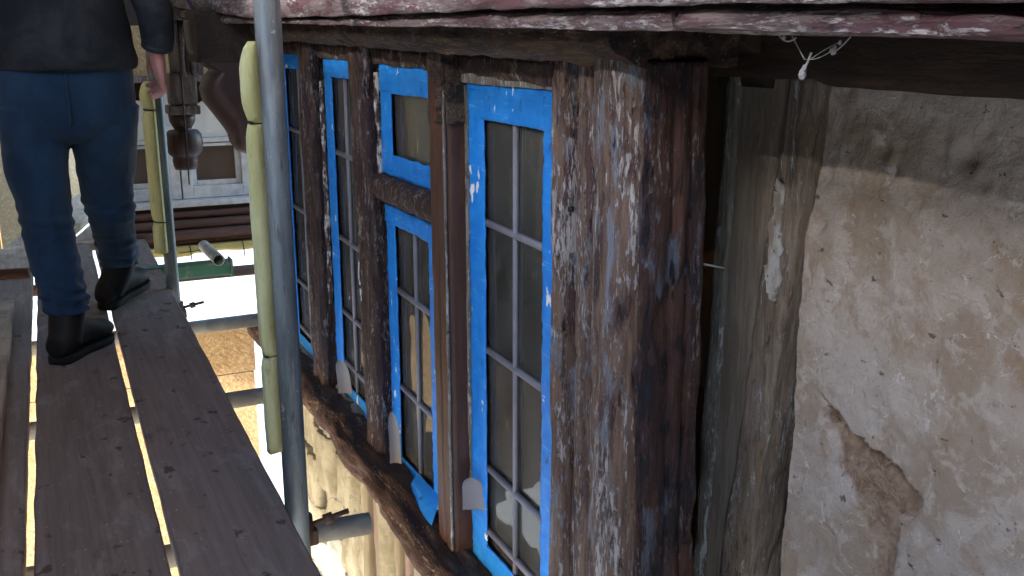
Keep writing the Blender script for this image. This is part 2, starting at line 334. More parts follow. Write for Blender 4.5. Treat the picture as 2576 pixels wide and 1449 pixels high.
def tube(bm, pts, r, seg=16, cap=True, mat=0):
    pts = [Vector(p) for p in pts]; rr = r if isinstance(r, (list, tuple)) else [r] * len(pts)
    u, v = frame_of(pts[1] - pts[0]); rings = []
    for i, p in enumerate(pts):
        d = (pts[min(i + 1, len(pts) - 1)] - pts[max(i - 1, 0)]).normalized()
        u = (u - d * u.dot(d)).normalized(); v = d.cross(u)
        rings.append([p + (u * math.cos(2 * math.pi * k / seg) + v * math.sin(2 * math.pi * k / seg)) * rr[i] for k in range(seg)])
    return loft(bm, rings, cap, True, mat)
def lathe(bm, prof, c, seg=24):
    return loft(bm, [[(c[0] + r * math.cos(2 * math.pi * k / seg), c[1] + r * math.sin(2 * math.pi * k / seg), z) for k in range(seg)] for r, z in prof])
def fbm(p, o=4):
    s, a = 0., 1.
    for _ in range(o):
        s += a * noise.noise(p); p = p * 2.07 + Vector((3.1, 1.7, 9.2)); a *= .5
    return s
def resample(poly, step, closed=True):
    out = []; n = len(poly)
    for i in range(n if closed else n - 1):
        a, b = Vector(poly[i]), Vector(poly[(i + 1) % n]); k = max(1, int(round((b - a).length / step)))
        out += [a.lerp(b, t / k) for t in range(k)]
    if not closed: out.append(Vector(poly[-1]))
    return out
def timber(axis, prof, t0, t1, amp=.004, step=.008, tstep=.012, seed=0., shift=None, chip=0., along=5.):
    """worn timber: a profile run along an axis, its surface pushed in and out by noise.
    prof = 2D points: (x,y) for axis Z, (x,z) for axis Y, (y,z) for axis X; shift(t) -> 2D offset"""
    pr = resample(prof, step); k = len(pr); n = max(2, int(abs(t1 - t0) / tstep)); rings = []
    area = sum(pr[i].x * pr[(i + 1) % k].y - pr[(i + 1) % k].x * pr[i].y for i in range(k)); sg = 1 if area > 0 else -1
    nor = []
    for i in range(k):
        d = pr[(i + 1) % k] - pr[i - 1]; d = Vector((d.y, -d.x)) * sg
        nor.append(d.normalized() if d.length > 1e-9 else Vector((0, 0)))
    for j in range(n + 1):
        t = t0 + (t1 - t0) * j / n; sh = Vector(shift(t)) if shift else Vector((0, 0)); ring = []
        for p, nn in zip(pr, nor):
            q = Vector((p.x * 38 + seed, p.y * 38 - seed, t * along * 2))
            d = fbm(q, 4) * amp
            if chip:
                c = noise.noise(Vector((p.x * 22 + seed, p.y * 22, t * 11 + seed)))
                if c > .25: d -= chip * min(1, (c - .25) * 6)
            w = p + sh + nn * d
            ring.append((w.x, w.y, t) if axis == 'Z' else (w.x, t, w.y) if axis == 'Y' else (t, w.x, w.y))
        rings.append(ring)
    return loft(bmesh.new(), rings)
def interp(tab):
    tab = sorted(tab)
    def f(t):
        if t <= tab[0][0]: return tab[0][1]
        for (a, b), (c, d) in zip(tab, tab[1:]):
            if t <= c: return b + (d - b) * (t - a) / (c - a)
        return tab[-1][1]
    return f

# ================================================================== SETTING
DECK = -.93; GZ = -3.45
bm = bmesh.new(); vs = [bm.verts.new(p) for p in ((-80, -80, GZ), (80, -80, GZ), (80, 80, GZ), (-80, 80, GZ))]; bm.faces.new(vs)
obj('ground', bm, M['ground'], kind='structure')

# ------------------------------------------------------------------ timber wall with plaster panel (right)
wall = thing('timber_framed_wall', 'plastered timber-framed wall with patchy pale limewash right of the taped window', 'wall', (1.0, .5, GZ))
# plaster sheet, hollowed where a piece of it has come away
PATCH = [(.995, -.505), (.955, -.528), (.90, -.545), (.85, -.56), (.805, -.585), (.822, -.615), (.846, -.622), (.838, -.66), (.842, -.735), (.86, -.74), (.875, -.675), (.90, -.65), (.925, -.62), (.955, -.60), (.962, -.565), (.985, -.54)]
def inpoly(y, z, P):
    c = False; j = len(P) - 1
    for i in range(len(P)):
        if (P[i][1] > z) != (P[j][1] > z) and y < (P[j][0] - P[i][0]) * (z - P[i][1]) / (P[j][1] - P[i][1]) + P[i][0]: c = not c
        j = i
    return c
PSEG = [(Vector(PATCH[i - 1]), Vector(PATCH[i])) for i in range(len(PATCH))]
PITS = [(random.uniform(.45, 1.03), random.uniform(-1.0, -.05), random.uniform(.003, .007)) for _ in range(130)] + [(.925, -.14, .011), (.80, -.135, .012), (.86, -.20, .008), (.80, -.43, .006)]
def plaster_x(y, z):
    ins = 0.
    if .77 < y < 1.03 and -.78 < z < -.47:
        d = min(((Vector((y, z)) - a_) - (b_ - a_) * max(0, min(1, (Vector((y, z)) - a_).dot(b_ - a_) / (b_ - a_).length_squared))).length for a_, b_ in PSEG)
        d = (d if inpoly(y, z, PATCH) else -d) + .007 * fbm(Vector((y * 55, z * 55, 1)), 3)
        ins = max(0., min(1., .5 + d / .006))
    x = .99 - .006 * fbm(Vector((y * 6, z * 6, 2)), 5) - .0022 * fbm(Vector((y * 45, z * 45, 5)), 3)
    x += ins * (.024 * max(.25, min(1, (z + .74) / .16)) + .006 * fbm(Vector((y * 60, z * 60, 3)), 3))
    for a, b, r in PITS:
        d = math.hypot(y - a, (z - b) * .8)
        if d < r * 1.6: x += 1.0 * r * max(0, 1 - d / (r * 1.6))
    return x, ins
bm = bmesh.new(); ys = [.42 + .0045 * i for i in range(141)]; zs = [-1.08 + .0045 * i for i in range(250)]
grid = []; mask = {}
for z in zs:
    row = []
    for y in ys:
        x, ins = plaster_x(y, z); v = bm.verts.new((x, y, z)); mask[v] = ins; row.append(v)
    grid.append(row)
for i in range(len(zs) - 1):
    for j in range(len(ys) - 1):
        q = (grid[i][j], grid[i][j + 1], grid[i + 1][j + 1], grid[i + 1][j])
        f = bm.faces.new(q[::-1]); f.smooth = True
att = [mask[v] for v in bm.verts]
pp = obj('plaster_panel', bm, M['plaster'], wall)
at_ = pp.data.attributes.new('bare', 'FLOAT', 'POINT'); at_.data.foreach_set('value', att)
bm = bmesh.new()
for i in range(46):
    y, z = random.gauss(.885, .035), random.gauss(-.60, .028)
    if not inpoly(y, z, PATCH): continue
    a = random.uniform(-.9, .9) + (1.57 if random.random() < .3 else .6); L = random.uniform(.008, .026)
    d = Vector((random.uniform(-.5, .1), math.cos(a), math.sin(a))).normalized() * L / 2; c = Vector((.992 + random.uniform(-.002, .004), y, z))
    tube(bm, [c - d, c + d], .0007, 5)
obj('straw', bm, M['straw'], wall, kind='stuff')
# the plain outer stretches of the same wall, outside the picture
obj('plaster_panel', nbox((.99, -3, -1.6), (1.12, .425, .06)), M['plaster'], wall)
obj('plaster_panel', nbox((1.0, .42, -1.6), (1.12, 1.06, -1.075)), M['plaster'], wall)
obj('brick_base', nbox((.98, -3, GZ), (1.2, 1.1, -1.6)), M['stone'], wall)
# leaning post between oriel and plaster
lean = lambda z: (0, -.075 * (z + .1) - .01)
obj('post', timber('Z', [(1.12, 1.235), (1.0, 1.235), (.985, 1.222), (.98, 1.2), (.983, 1.18), (.985, 1.09), (1.12, 1.09)], -1.4, .02, .0025, seed=3, shift=lambda z: (0, -.03 * (z + .1)), along=4), M['wpost'], wall, label='grey weathered post standing behind the oriel corner')
obj('post_edge', timber('Z', [(1.0, 1.245), (.983, 1.243), (.972, 1.225), (.974, 1.205), (.986, 1.196), (1.0, 1.2)], -1.4, -.02, .004, .006, .01, 8, lambda z: (0, -.03 * (z + .1)), .003), M['wedge'], wall)
obj('torn_batten', timber('Z', [(1.05, 1.098), (.975, 1.096), (.966, 1.085), (.966, 1.045), (.972, 1.03), (1.05, 1.026)], -1.4, -.03, .0035, .006, .009, 14, lambda z: (0, -.11 * (z + .1)), .004), M['batten'], wall, label='splintered grey batten along the plaster edge')
fl_ = []
for k in range(60):
    t = k / 60 * 2 * math.pi; zz = -.285 - .09 * math.cos(t); yy = 1.086 + (.013 + .005 * math.cos(t)) * math.sin(t) + .022 * (zz < -.0) * -((zz + .3) * .35)
    fl_.append(Vector((yy + .012 * fbm(Vector((math.cos(t) * 4, math.sin(t) * 4, 2)), 4), zz + .018 * fbm(Vector((math.cos(t) * 4, math.sin(t) * 4, 9)), 4))))
bm = loft(bmesh.new(), [[(x, p.x, p.y) for p in fl_] for x in (.972, .9605)])
obj('limewash_flake', bm, M['peel'], wall)
obj('wall_plate', timber('Y', [(1.12, .2), (.955, .2), (.95, -.045), (.958, -.062), (1.12, -.062)], -3, 1.3, .004, .02, .03, 31, lambda y: (0, .008 if y > 1 else 0)), M['dark'], wall)
# void behind the gap and inside the building
obj('inner_lining', nbox((1.13, -3, GZ), (1.25, 1.0, 1.5)), M['room'], wall)
# ------------------------------------------------------------------ room behind the oriel
room = thing('window_room', 'dim room behind the taped oriel window', 'room', (2, 2.4, GZ))
obj('back_wall', nbox((2.7, .95, -1.6), (2.8, 4.0, .6)), M['room'], room)
obj('end_wall', nbox((1.0, 3.72, -1.6), (2.7, 3.8, .6)), M['room'], room)
obj('partition', nbox((1.25, .93, -1.6), (2.7, 1.0, .6)), M['room'], room)
obj('floor', nbox((.86, 1.0, -1.62), (2.7, 3.72, -1.58)), M['room'], room)
obj('ceiling', nbox((.9, 1.0, .06), (2.7, 3.72, .12)), M['room'], room)
def curtain(name, y0, y1, z0, z1, x, mat, label):
    bm = bmesh.new(); n = int((y1 - y0) / .004)
    rows = []
    for z in (z0, (z0 + z1) / 2, z1):
        rows.append([(x + .012 * math.sin((y0 + (y1 - y0) * i / n) * 150 + 1.5 * math.sin(i * .07)) + .004 * math.sin(i * .9), y0 + (y1 - y0) * i / n, z) for i in range(n + 1)])
    back = [[(p[0] + .002, p[1], p[2]) for p in r] for r in rows]
    loft(bm, [a + b[::-1] for a, b in zip(rows, back)])
    obj(name, bm, mat, None, label, 'curtain')
curtain('curtain', 1.655, 1.80, -1.05, -.09, .872, M['curt'], 'pale curtain edge seen through the left side of the nearest window')
curtain('curtain', 1.50, 1.57, -.72, -.09, .872, M['curt'], 'narrow light curtain strip behind the right panes of the nearest window')
curtain('curtain', 1.70, 1.79, -.655, -.365, .838, M['curtg'], 'dark green curtain behind the nearest window')
curtain('curtain', 2.20, 2.35, -1.05, -.09, .872, M['curt'], 'pale curtain seen through the window with two taped casements')
curtain('curtain', 2.72, 2.88, -1.0, -.09, .872, M['curt'], 'pale curtain seen through the narrow window beside the scaffold tube')

# ------------------------------------------------------------------ oriel window
ORI = thing('oriel_window', 'weathered timber oriel window with four lights edged in blue masking tape', 'window', (.8, 2.3, -1.15))
topz = interp([(1.0, -.028), (1.28, -.026), (1.96, -.014), (2.9, .0), (3.7, .01)])
# head: a moulded beam over the lights
obj('head_beam', timber('Y', [(.90, .045), (.705, .045), (.692, .028), (.690, .008), (.70, -.006), (.718, -.012), (.728, -.02), (.742, -.024), (.90, -.024)], 1.115, 3.7, .0045, .007, .012, 41, lambda y: (0, topz(y) + .014), .004), M['head'], ORI)
obj('head_fillet', timber('Y', [(.90, -.02), (.782, -.02), (.776, -.03), (.778, -.05), (.784, -.064), (.90, -.064)], 1.30, 3.7, .004, .006, .012, 47, lambda y: (0, topz(y) + .012), .004), M['mull'], ORI)
obj('head_board', timber('Y', [(.85, -.045), (.788, -.045), (.783, -.055), (.785, -.082), (.85, -.084)], 1.37, 1.83, .003, .005, .008, 52, lambda y: (0, -.002), .003), M['wedge'], ORI)
# mullions: (far edge, near edge) along the front
def mullion(y0, y1, mat, seed, amp, chip, lean_=0., z0=-1.16, nose=True, label=None):
    w = y1 - y0
    if nose:
        pr = [(.86, y0 + .012), (.79, y0 + .010), (.768, y0), (.752, y0 + .004), (.746, y0 + w * .22), (.749, y0 + w * .40), (.757, y0 + w * .46), (.749, y0 + w * .54), (.745, y0 + w * .75), (.75, y1 - .006), (.764, y1), (.795, y1 - .004), (.86, y1 - .012)]
    else:
        pr = [(.86, y0 + .004), (.79, y0), (.76, y0), (.748, y0 + .008), (.747, y0 + w * .45), (.752, y0 + w * .5), (.747, y0 + w * .55), (.747, y1 - .006), (.752, y1), (.81, y1), (.86, y1 - .004)]
    return obj('mullion', timber('Z', pr, z0, -.005, amp, .006, .01, seed, lambda z: (0, lean_ * (z + .5)), chip), mat, ORI, label)
def mull2(*a, **k):
    return mullion(*a, **k)
mullion(2.882, 3.000, M['mull'], 2.1, .0045, .005, .0, -1.10)
mullion(2.352, 2.462, M['mull'], 7.7, .0045, .005, .04, -1.12)
m3 = mullion(1.826, 1.912, M['brown'], 4.4, .0015, .0, .01, -1.13, False)
m3['label'] = 'mullion with smooth brown paint and a pale seam'
obj('seam_strip', timber('Z', [(.750, 1.832), (.7455, 1.8315), (.7455, 1.8265), (.750, 1.826)], -1.11, -.10, .0012, .003, .006, 9, lambda z: (0, .01 * (z + .5))), M['wedge'], m3)
obj('putty_edge', timber('Z', [(.80, 1.826), (.792, 1.826), (.789, 1.822), (.80, 1.819)], -1.08, -.09, .0012, .003, .006, 12), M['wedge'], m3)
obj('tar_patch', timber('Z', [(.83, 1.83), (.754, 1.83), (.743, 1.832), (.743, 1.875), (.748, 1.917), (.765, 1.917), (.775, 1.83), (.80, 1.8235), (.752, 1.8225), (.75, 1.826)], -.165, -.005, .003, .005, .006, 77, None, .004), M['head'], m3)
mullion(3.43, 3.56, M['mull'], 9.3, .0045, .005, .0, -1.08)
# corner post with rolls and grooves
POST = [(.84, 1.372), (.80, 1.372), (.762, 1.371), (.745, 1.365), (.735, 1.350), (.736, 1.336), (.745, 1.327), (.768, 1.323), (.782, 1.320), (.782, 1.312), (.758, 1.308), (.753, 1.300), (.751, 1.280), (.753, 1.262), (.760, 1.257), (.760, 1.252), (.752, 1.248), (.756, 1.241), (.790, 1.238), (.790, 1.228), (.748, 1.226), (.733, 1.218), (.724, 1.200), (.719, 1.168), (.722, 1.138), (.734, 1.118), (.752, 1.112), (.79, 1.12), (.84, 1.14)]
cp = obj('corner_post', timber('Z', POST, -1.5, -.012, .0032, .0045, .008, 1.0, lambda z: (0, .008 * (z + .5)), .005, 4), M['post'], ORI, label='corner post with flaking paint down to grey and brown wood')
for (y, z, r) in ((1.150, -.56, .004), (1.295, -.255, .005)):
    lathe_b = bmesh.new(); loft(lathe_b, [[(x, y + rr * math.cos(a) * .8, z + rr * math.sin(a)) for a in [i * math.pi / 5 for i in range(10)]] for x, rr in ((.7272 if y < 1.2 else .7355, r * .3), (.7262 if y < 1.2 else .7345, r), (.735 if y < 1.2 else .742, r))])
    obj('nail_hole', lathe_b, M['black'], cp)
# the short return at the corner
RET = [(.748, 1.20), (.748, 1.106), (.765, 1.100), (.79, 1.101), (.795, 1.106), (.799, 1.098), (.808, 1.095), (.817, 1.098), (.820, 1.105), (.825, 1.097), (.846, 1.097), (.853, 1.106), (.854, 1.20)]
obj('return_board', timber('Z', RET, -1.5, -.03, .0045, .0055, .009, 61, lambda z: (-.012 * (z + .5), .008 * (z + .5)), .005, 4), M['ret'], ORI, label='dark red-brown board on the short side of the oriel')
obj('soffit_board', timber('X', [(1.10, .06), (1.10, .02), (1.3, .02), (1.3, .06)], .78, 1.0, .004, .02, .02, 5), M['dark'], ORI)
# sill
sz = interp([(1.0, -1.115), (1.65, -1.082), (1.87, -1.062), (2.38, -1.028), (3.05, -1.018), (3.7, -1.01)])
SILL = [(.88, -.052), (.795, -.052), (.75, -.046), (.715, -.044), (.690, -.05), (.676, -.068), (.678, -.092), (.70, -.112), (.76, -.125), (.88, -.125)]
obj('sill', timber('Y', SILL, 1.0, 3.7, .010, .008, .011, 23, lambda y: (.008 * noise.noise(Vector((y * 3, 1, 1))), sz(y) + .012 * noise.noise(Vector((y * 4, 5, 2)))), .008, 3), M['sill'], ORI, label='rotten dark brown sill beam')

def bar(bm, p0, p1, w, d):
    """a flat leaded bar from p0 to p1 in the glass plane, w wide, standing d proud"""
    p0, p1 = Vector(p0), Vector(p1); t = (p1 - p0).normalized(); s = Vector((0, -t.z, t.y)) * w / 2; x = Vector((-1, 0, 0))
    loft(bm, [[p + s, p + s * .8 + x * d * .7, p + x * d, p - s * .8 + x * d * .7, p - s] for p in (p0, p1)])
    return bm
XG = .80
_ti = [0]
def tape_strip(parent, y0, y1, z0, z1, seed, vertical, dz=0.):
    """a torn, slightly wavy strip of tape on the frame; y0<y1, z0<z1"""
    bm = bmesh.new(); _ti[0] += 1
    ny = max(3, int((y1 - y0) / .006)); nz = max(3, int((z1 - z0) / .006)); top = []
    for i in range(nz + 1):
        row = []
        for j in range(ny + 1):
            u, v = j / ny, i / nz; y = y0 + (y1 - y0) * u; z = z0 + (z1 - z0) * v
            e = .0036 * fbm(Vector((y * 22 + seed, z * 22, seed)), 3)
            if vertical:
                y += e * (1 if u in (0, 1) else .6)
                if i in (0, nz): z += .003 * noise.noise(Vector((j * 1.3, seed, i)))
            else:
                z += e; z += dz * u
                if j in (0, ny): y += .004 * noise.noise(Vector((i * 1.3, seed, j)))
            wr = .0030 * abs(fbm(Vector((y * 30 + seed * 2, z * (90 if not vertical else 34), seed)), 2)) + .0012 * noise.noise(Vector((y * 9, z * 9, seed)))
            row.append((XG - .0068 - .0004 * (_ti[0] % 4) - wr, y, z))
        top.append(row)
    rings = [r + [(XG - .0048, p[1], p[2]) for p in r[::-1]] for r in top]
    loft(bm, rings); return obj('masking_tape', bm, M['tape'], parent)
def casement(yn, yf, zb, zt, bars_y, bars_z, tapes, drop, label, name='casement'):
    """frame, panes between the bars, leaded bars and tape; drop = fall of the level lines towards the viewer"""
    bm = bmesh.new()
    for lo, hi in (((XG - .004, yn, zb), (XG + .03, yn + .035, zt)), ((XG - .004, yf - .035, zb), (XG + .03, yf, zt)), ((XG - .004, yn + .035, zb), (XG + .03, yf - .035, zb + .035)), ((XG - .004, yn + .035, zt - .035), (XG + .03, yf - .035, zt))):
        box(bm, lo, hi)
    fr_ = obj(name, bm, M['mull'], ORI, label)
    ye = [yn + .03] + list(bars_y) + [yf - .03]; ze = [zb + .03] + sorted(bars_z) + [zt - .03]
    for i in range(len(ye) - 1):
        for j in range(len(ze) - 1):
            b = nbox((XG + .004, ye[i], ze[j]), (XG + .007, ye[i + 1], ze[j + 1]))
            tl = Matrix.Rotation(random.uniform(-.012, .012), 3, 'Z') @ Matrix.Rotation(random.uniform(-.012, .012), 3, 'Y')
            c = Vector((XG + .0055, (ye[i] + ye[i + 1]) / 2, (ze[j] + ze[j + 1]) / 2))
            for v in b.verts: v.co = c + tl @ (v.co - c)
            obj('pane', b, M['glass'], fr_)
    for y in bars_y: obj('glazing_bar', bar(bmesh.new(), (XG + .003, y, zb + .03), (XG + .003, y, zt - .03), .014, .009), M['lead'], fr_)
    for z in bars_z: obj('glazing_bar', bar(bmesh.new(), (XG + .0025, yn + .03, z - drop), (XG + .0025, yf - .03, z + drop), .0145, .010), M['lead'], fr_)
    for k, (a, b, c, d, vert) in enumerate(tapes): tape_strip(fr_, a, b, c, d, k * 3.3 + yn * 7, vert)
    return fr_
def strip_casement(yn, yf, zb, zt, by, bz, lw, rw, tw, bw, label, drop=.004):
    """tape all round: left (far), right (near), top and bottom widths"""
    return casement(yn, yf, zb, zt, by, bz, [(yf - lw, yf - .006, zb + .01, zt - .012, True), (yn + .004, yn + rw, zb + .01, zt - .012, True),
        (yn + .004, yf - .004, zt - tw, zt, False), (yn + .004, yf - .004, zb, zb + bw, False)], drop, label)
c1 = strip_casement(2.90, 3.42, -1.072, -.041, [3.19], [-1.0, -.83, -.565, -.299], .078, .07, .052, .048, 'taped light farthest along, mostly hidden by the scaffold tube')
c2 = strip_casement(2.40, 2.866, -1.080, -.051, [2.676], [-.966, -.804, -.576, -.323], .080, .07, .055, .050, 'narrow taped light between the two rough mullions')
c3a = strip_casement(1.915, 2.360, -.328, -.060, [], [], .084, .07, .066, .052, 'small upper taped light above the transom')
c3b = strip_casement(1.975, 2.345, -1.122, -.405, [2.152], [-.881, -.622], .070, .070, .045, .048, 'taped light below the transom')
c4 = strip_casement(1.40, 1.816, -1.120, -.083, [1.612], [-1.035, -.888, -.624, -.358], .080, .088, .068, .055, 'tall taped light nearest the corner post', .004)
obj('near_jamb', nbox((XG - .004, 1.915, -1.12), (XG + .03, 1.974, -.40)), M['brown'], ORI)
obj('transom', timber('Y', [(.85, -.33), (.775, -.332), (.762, -.345), (.758, -.37), (.768, -.388), (.79, -.402), (.85, -.402)], 1.91, 2.40, .003, .006, .01, 18, None, .003), M['mull'], ORI)
# loose tape ends curling off the frames: blue outside, grey adhesive side
def tongue(parent, base, tip, w, mats, label, curl=.012, wdir=(.86, -.5, 0), round_=True):
    base, tip = Vector(base), Vector(tip); wd = Vector(wdir).normalized(); up = tip - base; nn = up.cross(wd).normalized(); bm = bmesh.new(); A = []; n, m = 12, 8
    for i in range(n + 1):
        t = i / n; ww = w * (math.sqrt(max(.02, 1 - ((t - .62) / .4) ** 2)) if round_ and t > .62 else 1) * (1 - .12 * t)
        A.append([base + up * t + wd * ww * (k / m - .5) + nn * (curl * math.sin(t * 2.6) + .35 * curl * math.cos((k / m - .5) * 3) + .0012 * noise.noise(Vector((i * .7, k * .7, w * 99)))) + up * .03 * noise.noise(Vector((k, w * 50, 3))) * (i == 0) for k in range(m + 1)])
    for off, mi in ((.0005, 0), (-.0005, 1)):
        vs = [[bm.verts.new(q + nn * off) for q in r] for r in A]
        for i in range(n):
            for k in range(m):
                q = (vs[i][k], vs[i][k + 1], vs[i + 1][k + 1], vs[i + 1][k]); f = bm.faces.new(q if mi == 0 else q[::-1]); f.material_index = mi; f.smooth = True
    return obj('tape_flap', bm, mats, parent, label)
GB = [M['tapeback'], M['tapeback']]; BB = [M['tape'], M['tape']]
tongue(c4, (.772, 1.755, -.985), (.765, 1.755, -.912), .050, GB, 'grey back of a tape end peeling by the smooth brown mullion', .013)
tongue(c3b, (.765, 2.245, -1.075), (.752, 2.232, -.93), .030, GB, 'peeling tape end showing its grey back beside the rough mullion', .015)
tongue(c3b, (.793, 2.07, -1.07), (.745, 2.015, -1.105), .17, BB, 'loose blue tape sagging over the sill', .008, (.02, -1, -.02), False)
tongue(c2, (.768, 2.70, -1.035), (.752, 2.695, -.93), .042, GB, 'peeling tape end over the sill between the rough mullions', .014)
# chalky old paint along the near edges of the rough mullions
for yy, z0, z1, ln in ((2.884, -.80, -.12, 0.), (2.354, -.33, -.08, .04)):
    obj('chalky_edge', timber('Z', [(.793, yy + .002), (.783, yy + .0), (.780, yy - .003), (.785, yy - .006), (.794, yy - .006)], z0, z1, .004, .003, .006, yy * 9, lambda z, ln=ln: (0, ln * (z + .5))), M['chalk'], ORI)

# ------------------------------------------------------------------ lower wall of stone and studs under the sill
LOW = thing('lower_wall', 'pale stone and stud wall below the rotten window sill', 'wall', (.85, 2.4, GZ))
obj('core', nbox((.83, 1.0, GZ), (1.0, 3.7, -1.13)), M['mortar'], LOW)
def lump(y0, y1, z0, z1, x, mat, seed, name, amp=.012, bev=.02):
    pr = [(.90, y0), (x + bev, y0), (x + bev * .3, y0 + bev * .5), (x, y0 + bev), (x, y1 - bev), (x + bev * .3, y1 - bev * .5), (x + bev, y1), (.90, y1)]
    rings_bm = timber('Z', pr, z0, z1, amp, .014, .02, seed, lambda z: (.004 * math.sin(z * 9 + seed), 0))
    return obj(name, rings_bm, mat, LOW)
rs = random.Random(5)
for y0, y1 in ((3.12, 3.5), (2.90, 3.105), (2.70, 2.885), (2.592, 2.69)):
    zt = -1.06
    while zt > -2.3:
        hgt = rs.uniform(.10, .24); ya, yb = y0 + rs.uniform(0, .012), y1 - rs.uniform(0, .012)
        lump(ya, yb, zt - hgt, zt, rs.uniform(.762, .79), M['stone'] if rs.random() < .6 else M['stoneg'], rs.uniform(0, 90), 'stone', .013, .022)
        zt -= hgt + rs.uniform(.008, .02)
lump(2.545, 2.582, -2.4, -1.08, .77, M['studt'], 7, 'stud', .006, .006)
lump(2.46, 2.535, -2.4, -1.08, .785, M['studp'], 8, 'stud', .006, .006)
lump(2.43, 2.455, -2.4, -1.08, .80, M['stone'], 9, 'mortar_joint', .006, .006)
bm = tube(bmesh.new(), [(.80 + .003 * math.sin(i), 2.375, -1.10 - .03 * i) for i in range(50)], [.048 + .004 * noise.noise(Vector((i * .5, 1, 1))) for i in range(50)], 20)
obj('rendered_shaft', bm, M['stone'], LOW)
lump(2.27, 2.315, -2.4, -1.09, .775, M['studt'], 10, 'stud', .006, .006)
lump(2.225, 2.262, -2.4, -1.09, .79, M['studp'], 11, 'stud', .006, .006)
def boulder(c, r, mat, seed):
    bm = bmesh.new(); bmesh.ops.create_icosphere(bm, subdivisions=4, radius=1)
    for v in bm.verts:
        d = 1 + .14 * fbm(v.co * 1.6 + Vector((seed, 0, 0)), 4); v.co = Vector((c[0] + v.co.x * r[0] * d, c[1] + v.co.y * r[1] * d, c[2] + v.co.z * r[2] * d))
    smooth(bm); return obj('stone', bm, mat, LOW)
boulder((.85, 2.10, -1.29), (.10, .115, .14), M['stoneg'], 3); boulder((.85, 2.09, -1.60), (.10, .12, .15), M['stone'], 5)
boulder((.85, 1.88, -1.36), (.10, .10, .17), M['stone'], 9); boulder((.86, 2.1, -1.95), (.10, .13, .17), M['stoneg'], 12); boulder((.85, 1.66, -1.34), (.10, .11, .15), M['stoneg'], 15)
lump(1.1, 1.98, -2.4, -1.55, .80, M['stone'], 17, 'stone')

# ------------------------------------------------------------------ jetty
JT = thing('jetty_beam', 'carved jetty beam with flaking plum paint running along the top', 'beam', (.7, 2, 0))
jb = interp([(-3, -.02), (0, -.006), (.45, -.001), (.58, .002), (.79, .005), (1.15, .011), (1.68, .02), (2.57, .037), (3.35, .047), (4.54, .096)])
jm = interp([(-3, .0), (.0, .012), (.45, .021), (.67, .030), (1.15, .037), (1.67, .041), (2.48, .050), (2.85, .058), (4.5, .135)])
def jetty_band(name, prof, y0, y1, amp, seed, step=.004, chip=.003, label=None):
    """profile of (x, low weight, height): z = bottom line + weight * (groove line - bottom line) + height"""
    n = int((y1 - y0) / .009); rings = []
    pr = resample([Vector((a, b, c)) for a, b, c in prof], step)
    cx = sum(p.x for p in pr) / len(pr)
    for i in range(n + 1):
        y = y0 + (y1 - y0) * i / n; b, m = jb(y), jm(y); ring = []
        for p in pr:
            z = b + p.y * (m - b) + p.z
            q = Vector((p.x * 50 + seed, y * 9, z * 60)); d = fbm(q, 4)
            x = p.x + amp * d; z += amp * .7 * fbm(q + Vector((9, 3, 1)), 4)
            c = noise.noise(Vector((seed, y * 14, z * 30)))
            if c > .28: x += chip * min(1, (c - .28) * 5)
            ring.append((x, y, z))
        rings.append(ring)
    return obj(name, loft(bmesh.new(), rings), M['jetty'], JT, label)
jetty_band('lower_moulding', [(.72, 0, .004), (.612, 0, .002), (.602, .1, 0), (.5985, .45, 0), (.603, .8, 0), (.615, 1, .002), (.64, 1, .01), (.72, 1, .01)], .852, 4.52, .0035, 2)
jetty_band('lower_moulding', [(.72, 0, .002), (.611, 0, .0), (.601, .1, 0), (.5975, .45, 0), (.602, .8, 0), (.615, 1, .002), (.64, 1, .01), (.72, 1, .01)], -3, .842, .004, 12, chip=.005)
jetty_band('upper_moulding', [(.72, 1, .006), (.60, 1, .005), (.583, 1, .0), (.577, 1, .012), (.574, 1, .03), (.576, 1, .055), (.584, 1, .07), (.60, 1, .076), (.72, 1, .076)], -3, 4.5, .004, 22)
jetty_band('fascia', [(.74, 1, .07), (.592, 1, .07), (.586, 1, .085), (.586, 1, .30), (.60, 1, .32), (.74, 1, .32)], -3, 4.5, .004, 32, step=.015)
obj('soffit', nbox((.70, -3, .065), (1.12, 3.75, .10)), M['dark'], JT)
obj('upper_wall', nbox((.62, -3, .33), (.8, 4.5, 2.2)), M['plaster'], JT)
obj('bressumer_core', nbox((.66, 3.75, .10), (1.1, 4.5, .34)), M['dark'], JT)
# curved brace where the oriel roof meets the wall
bm = bmesh.new(); pts = [(.98, -.07), (.975, -.045), (.955, -.02), (.92, -.004), (.88, .01), (.80, .012), (.80, .06), (1.0, .06)]
loft(bm, [[(x, y, zz) for x, zz in pts] for y in (1.13, 1.15, 1.20, 1.26)])
obj('curved_brace', bm, M['dark'], JT)

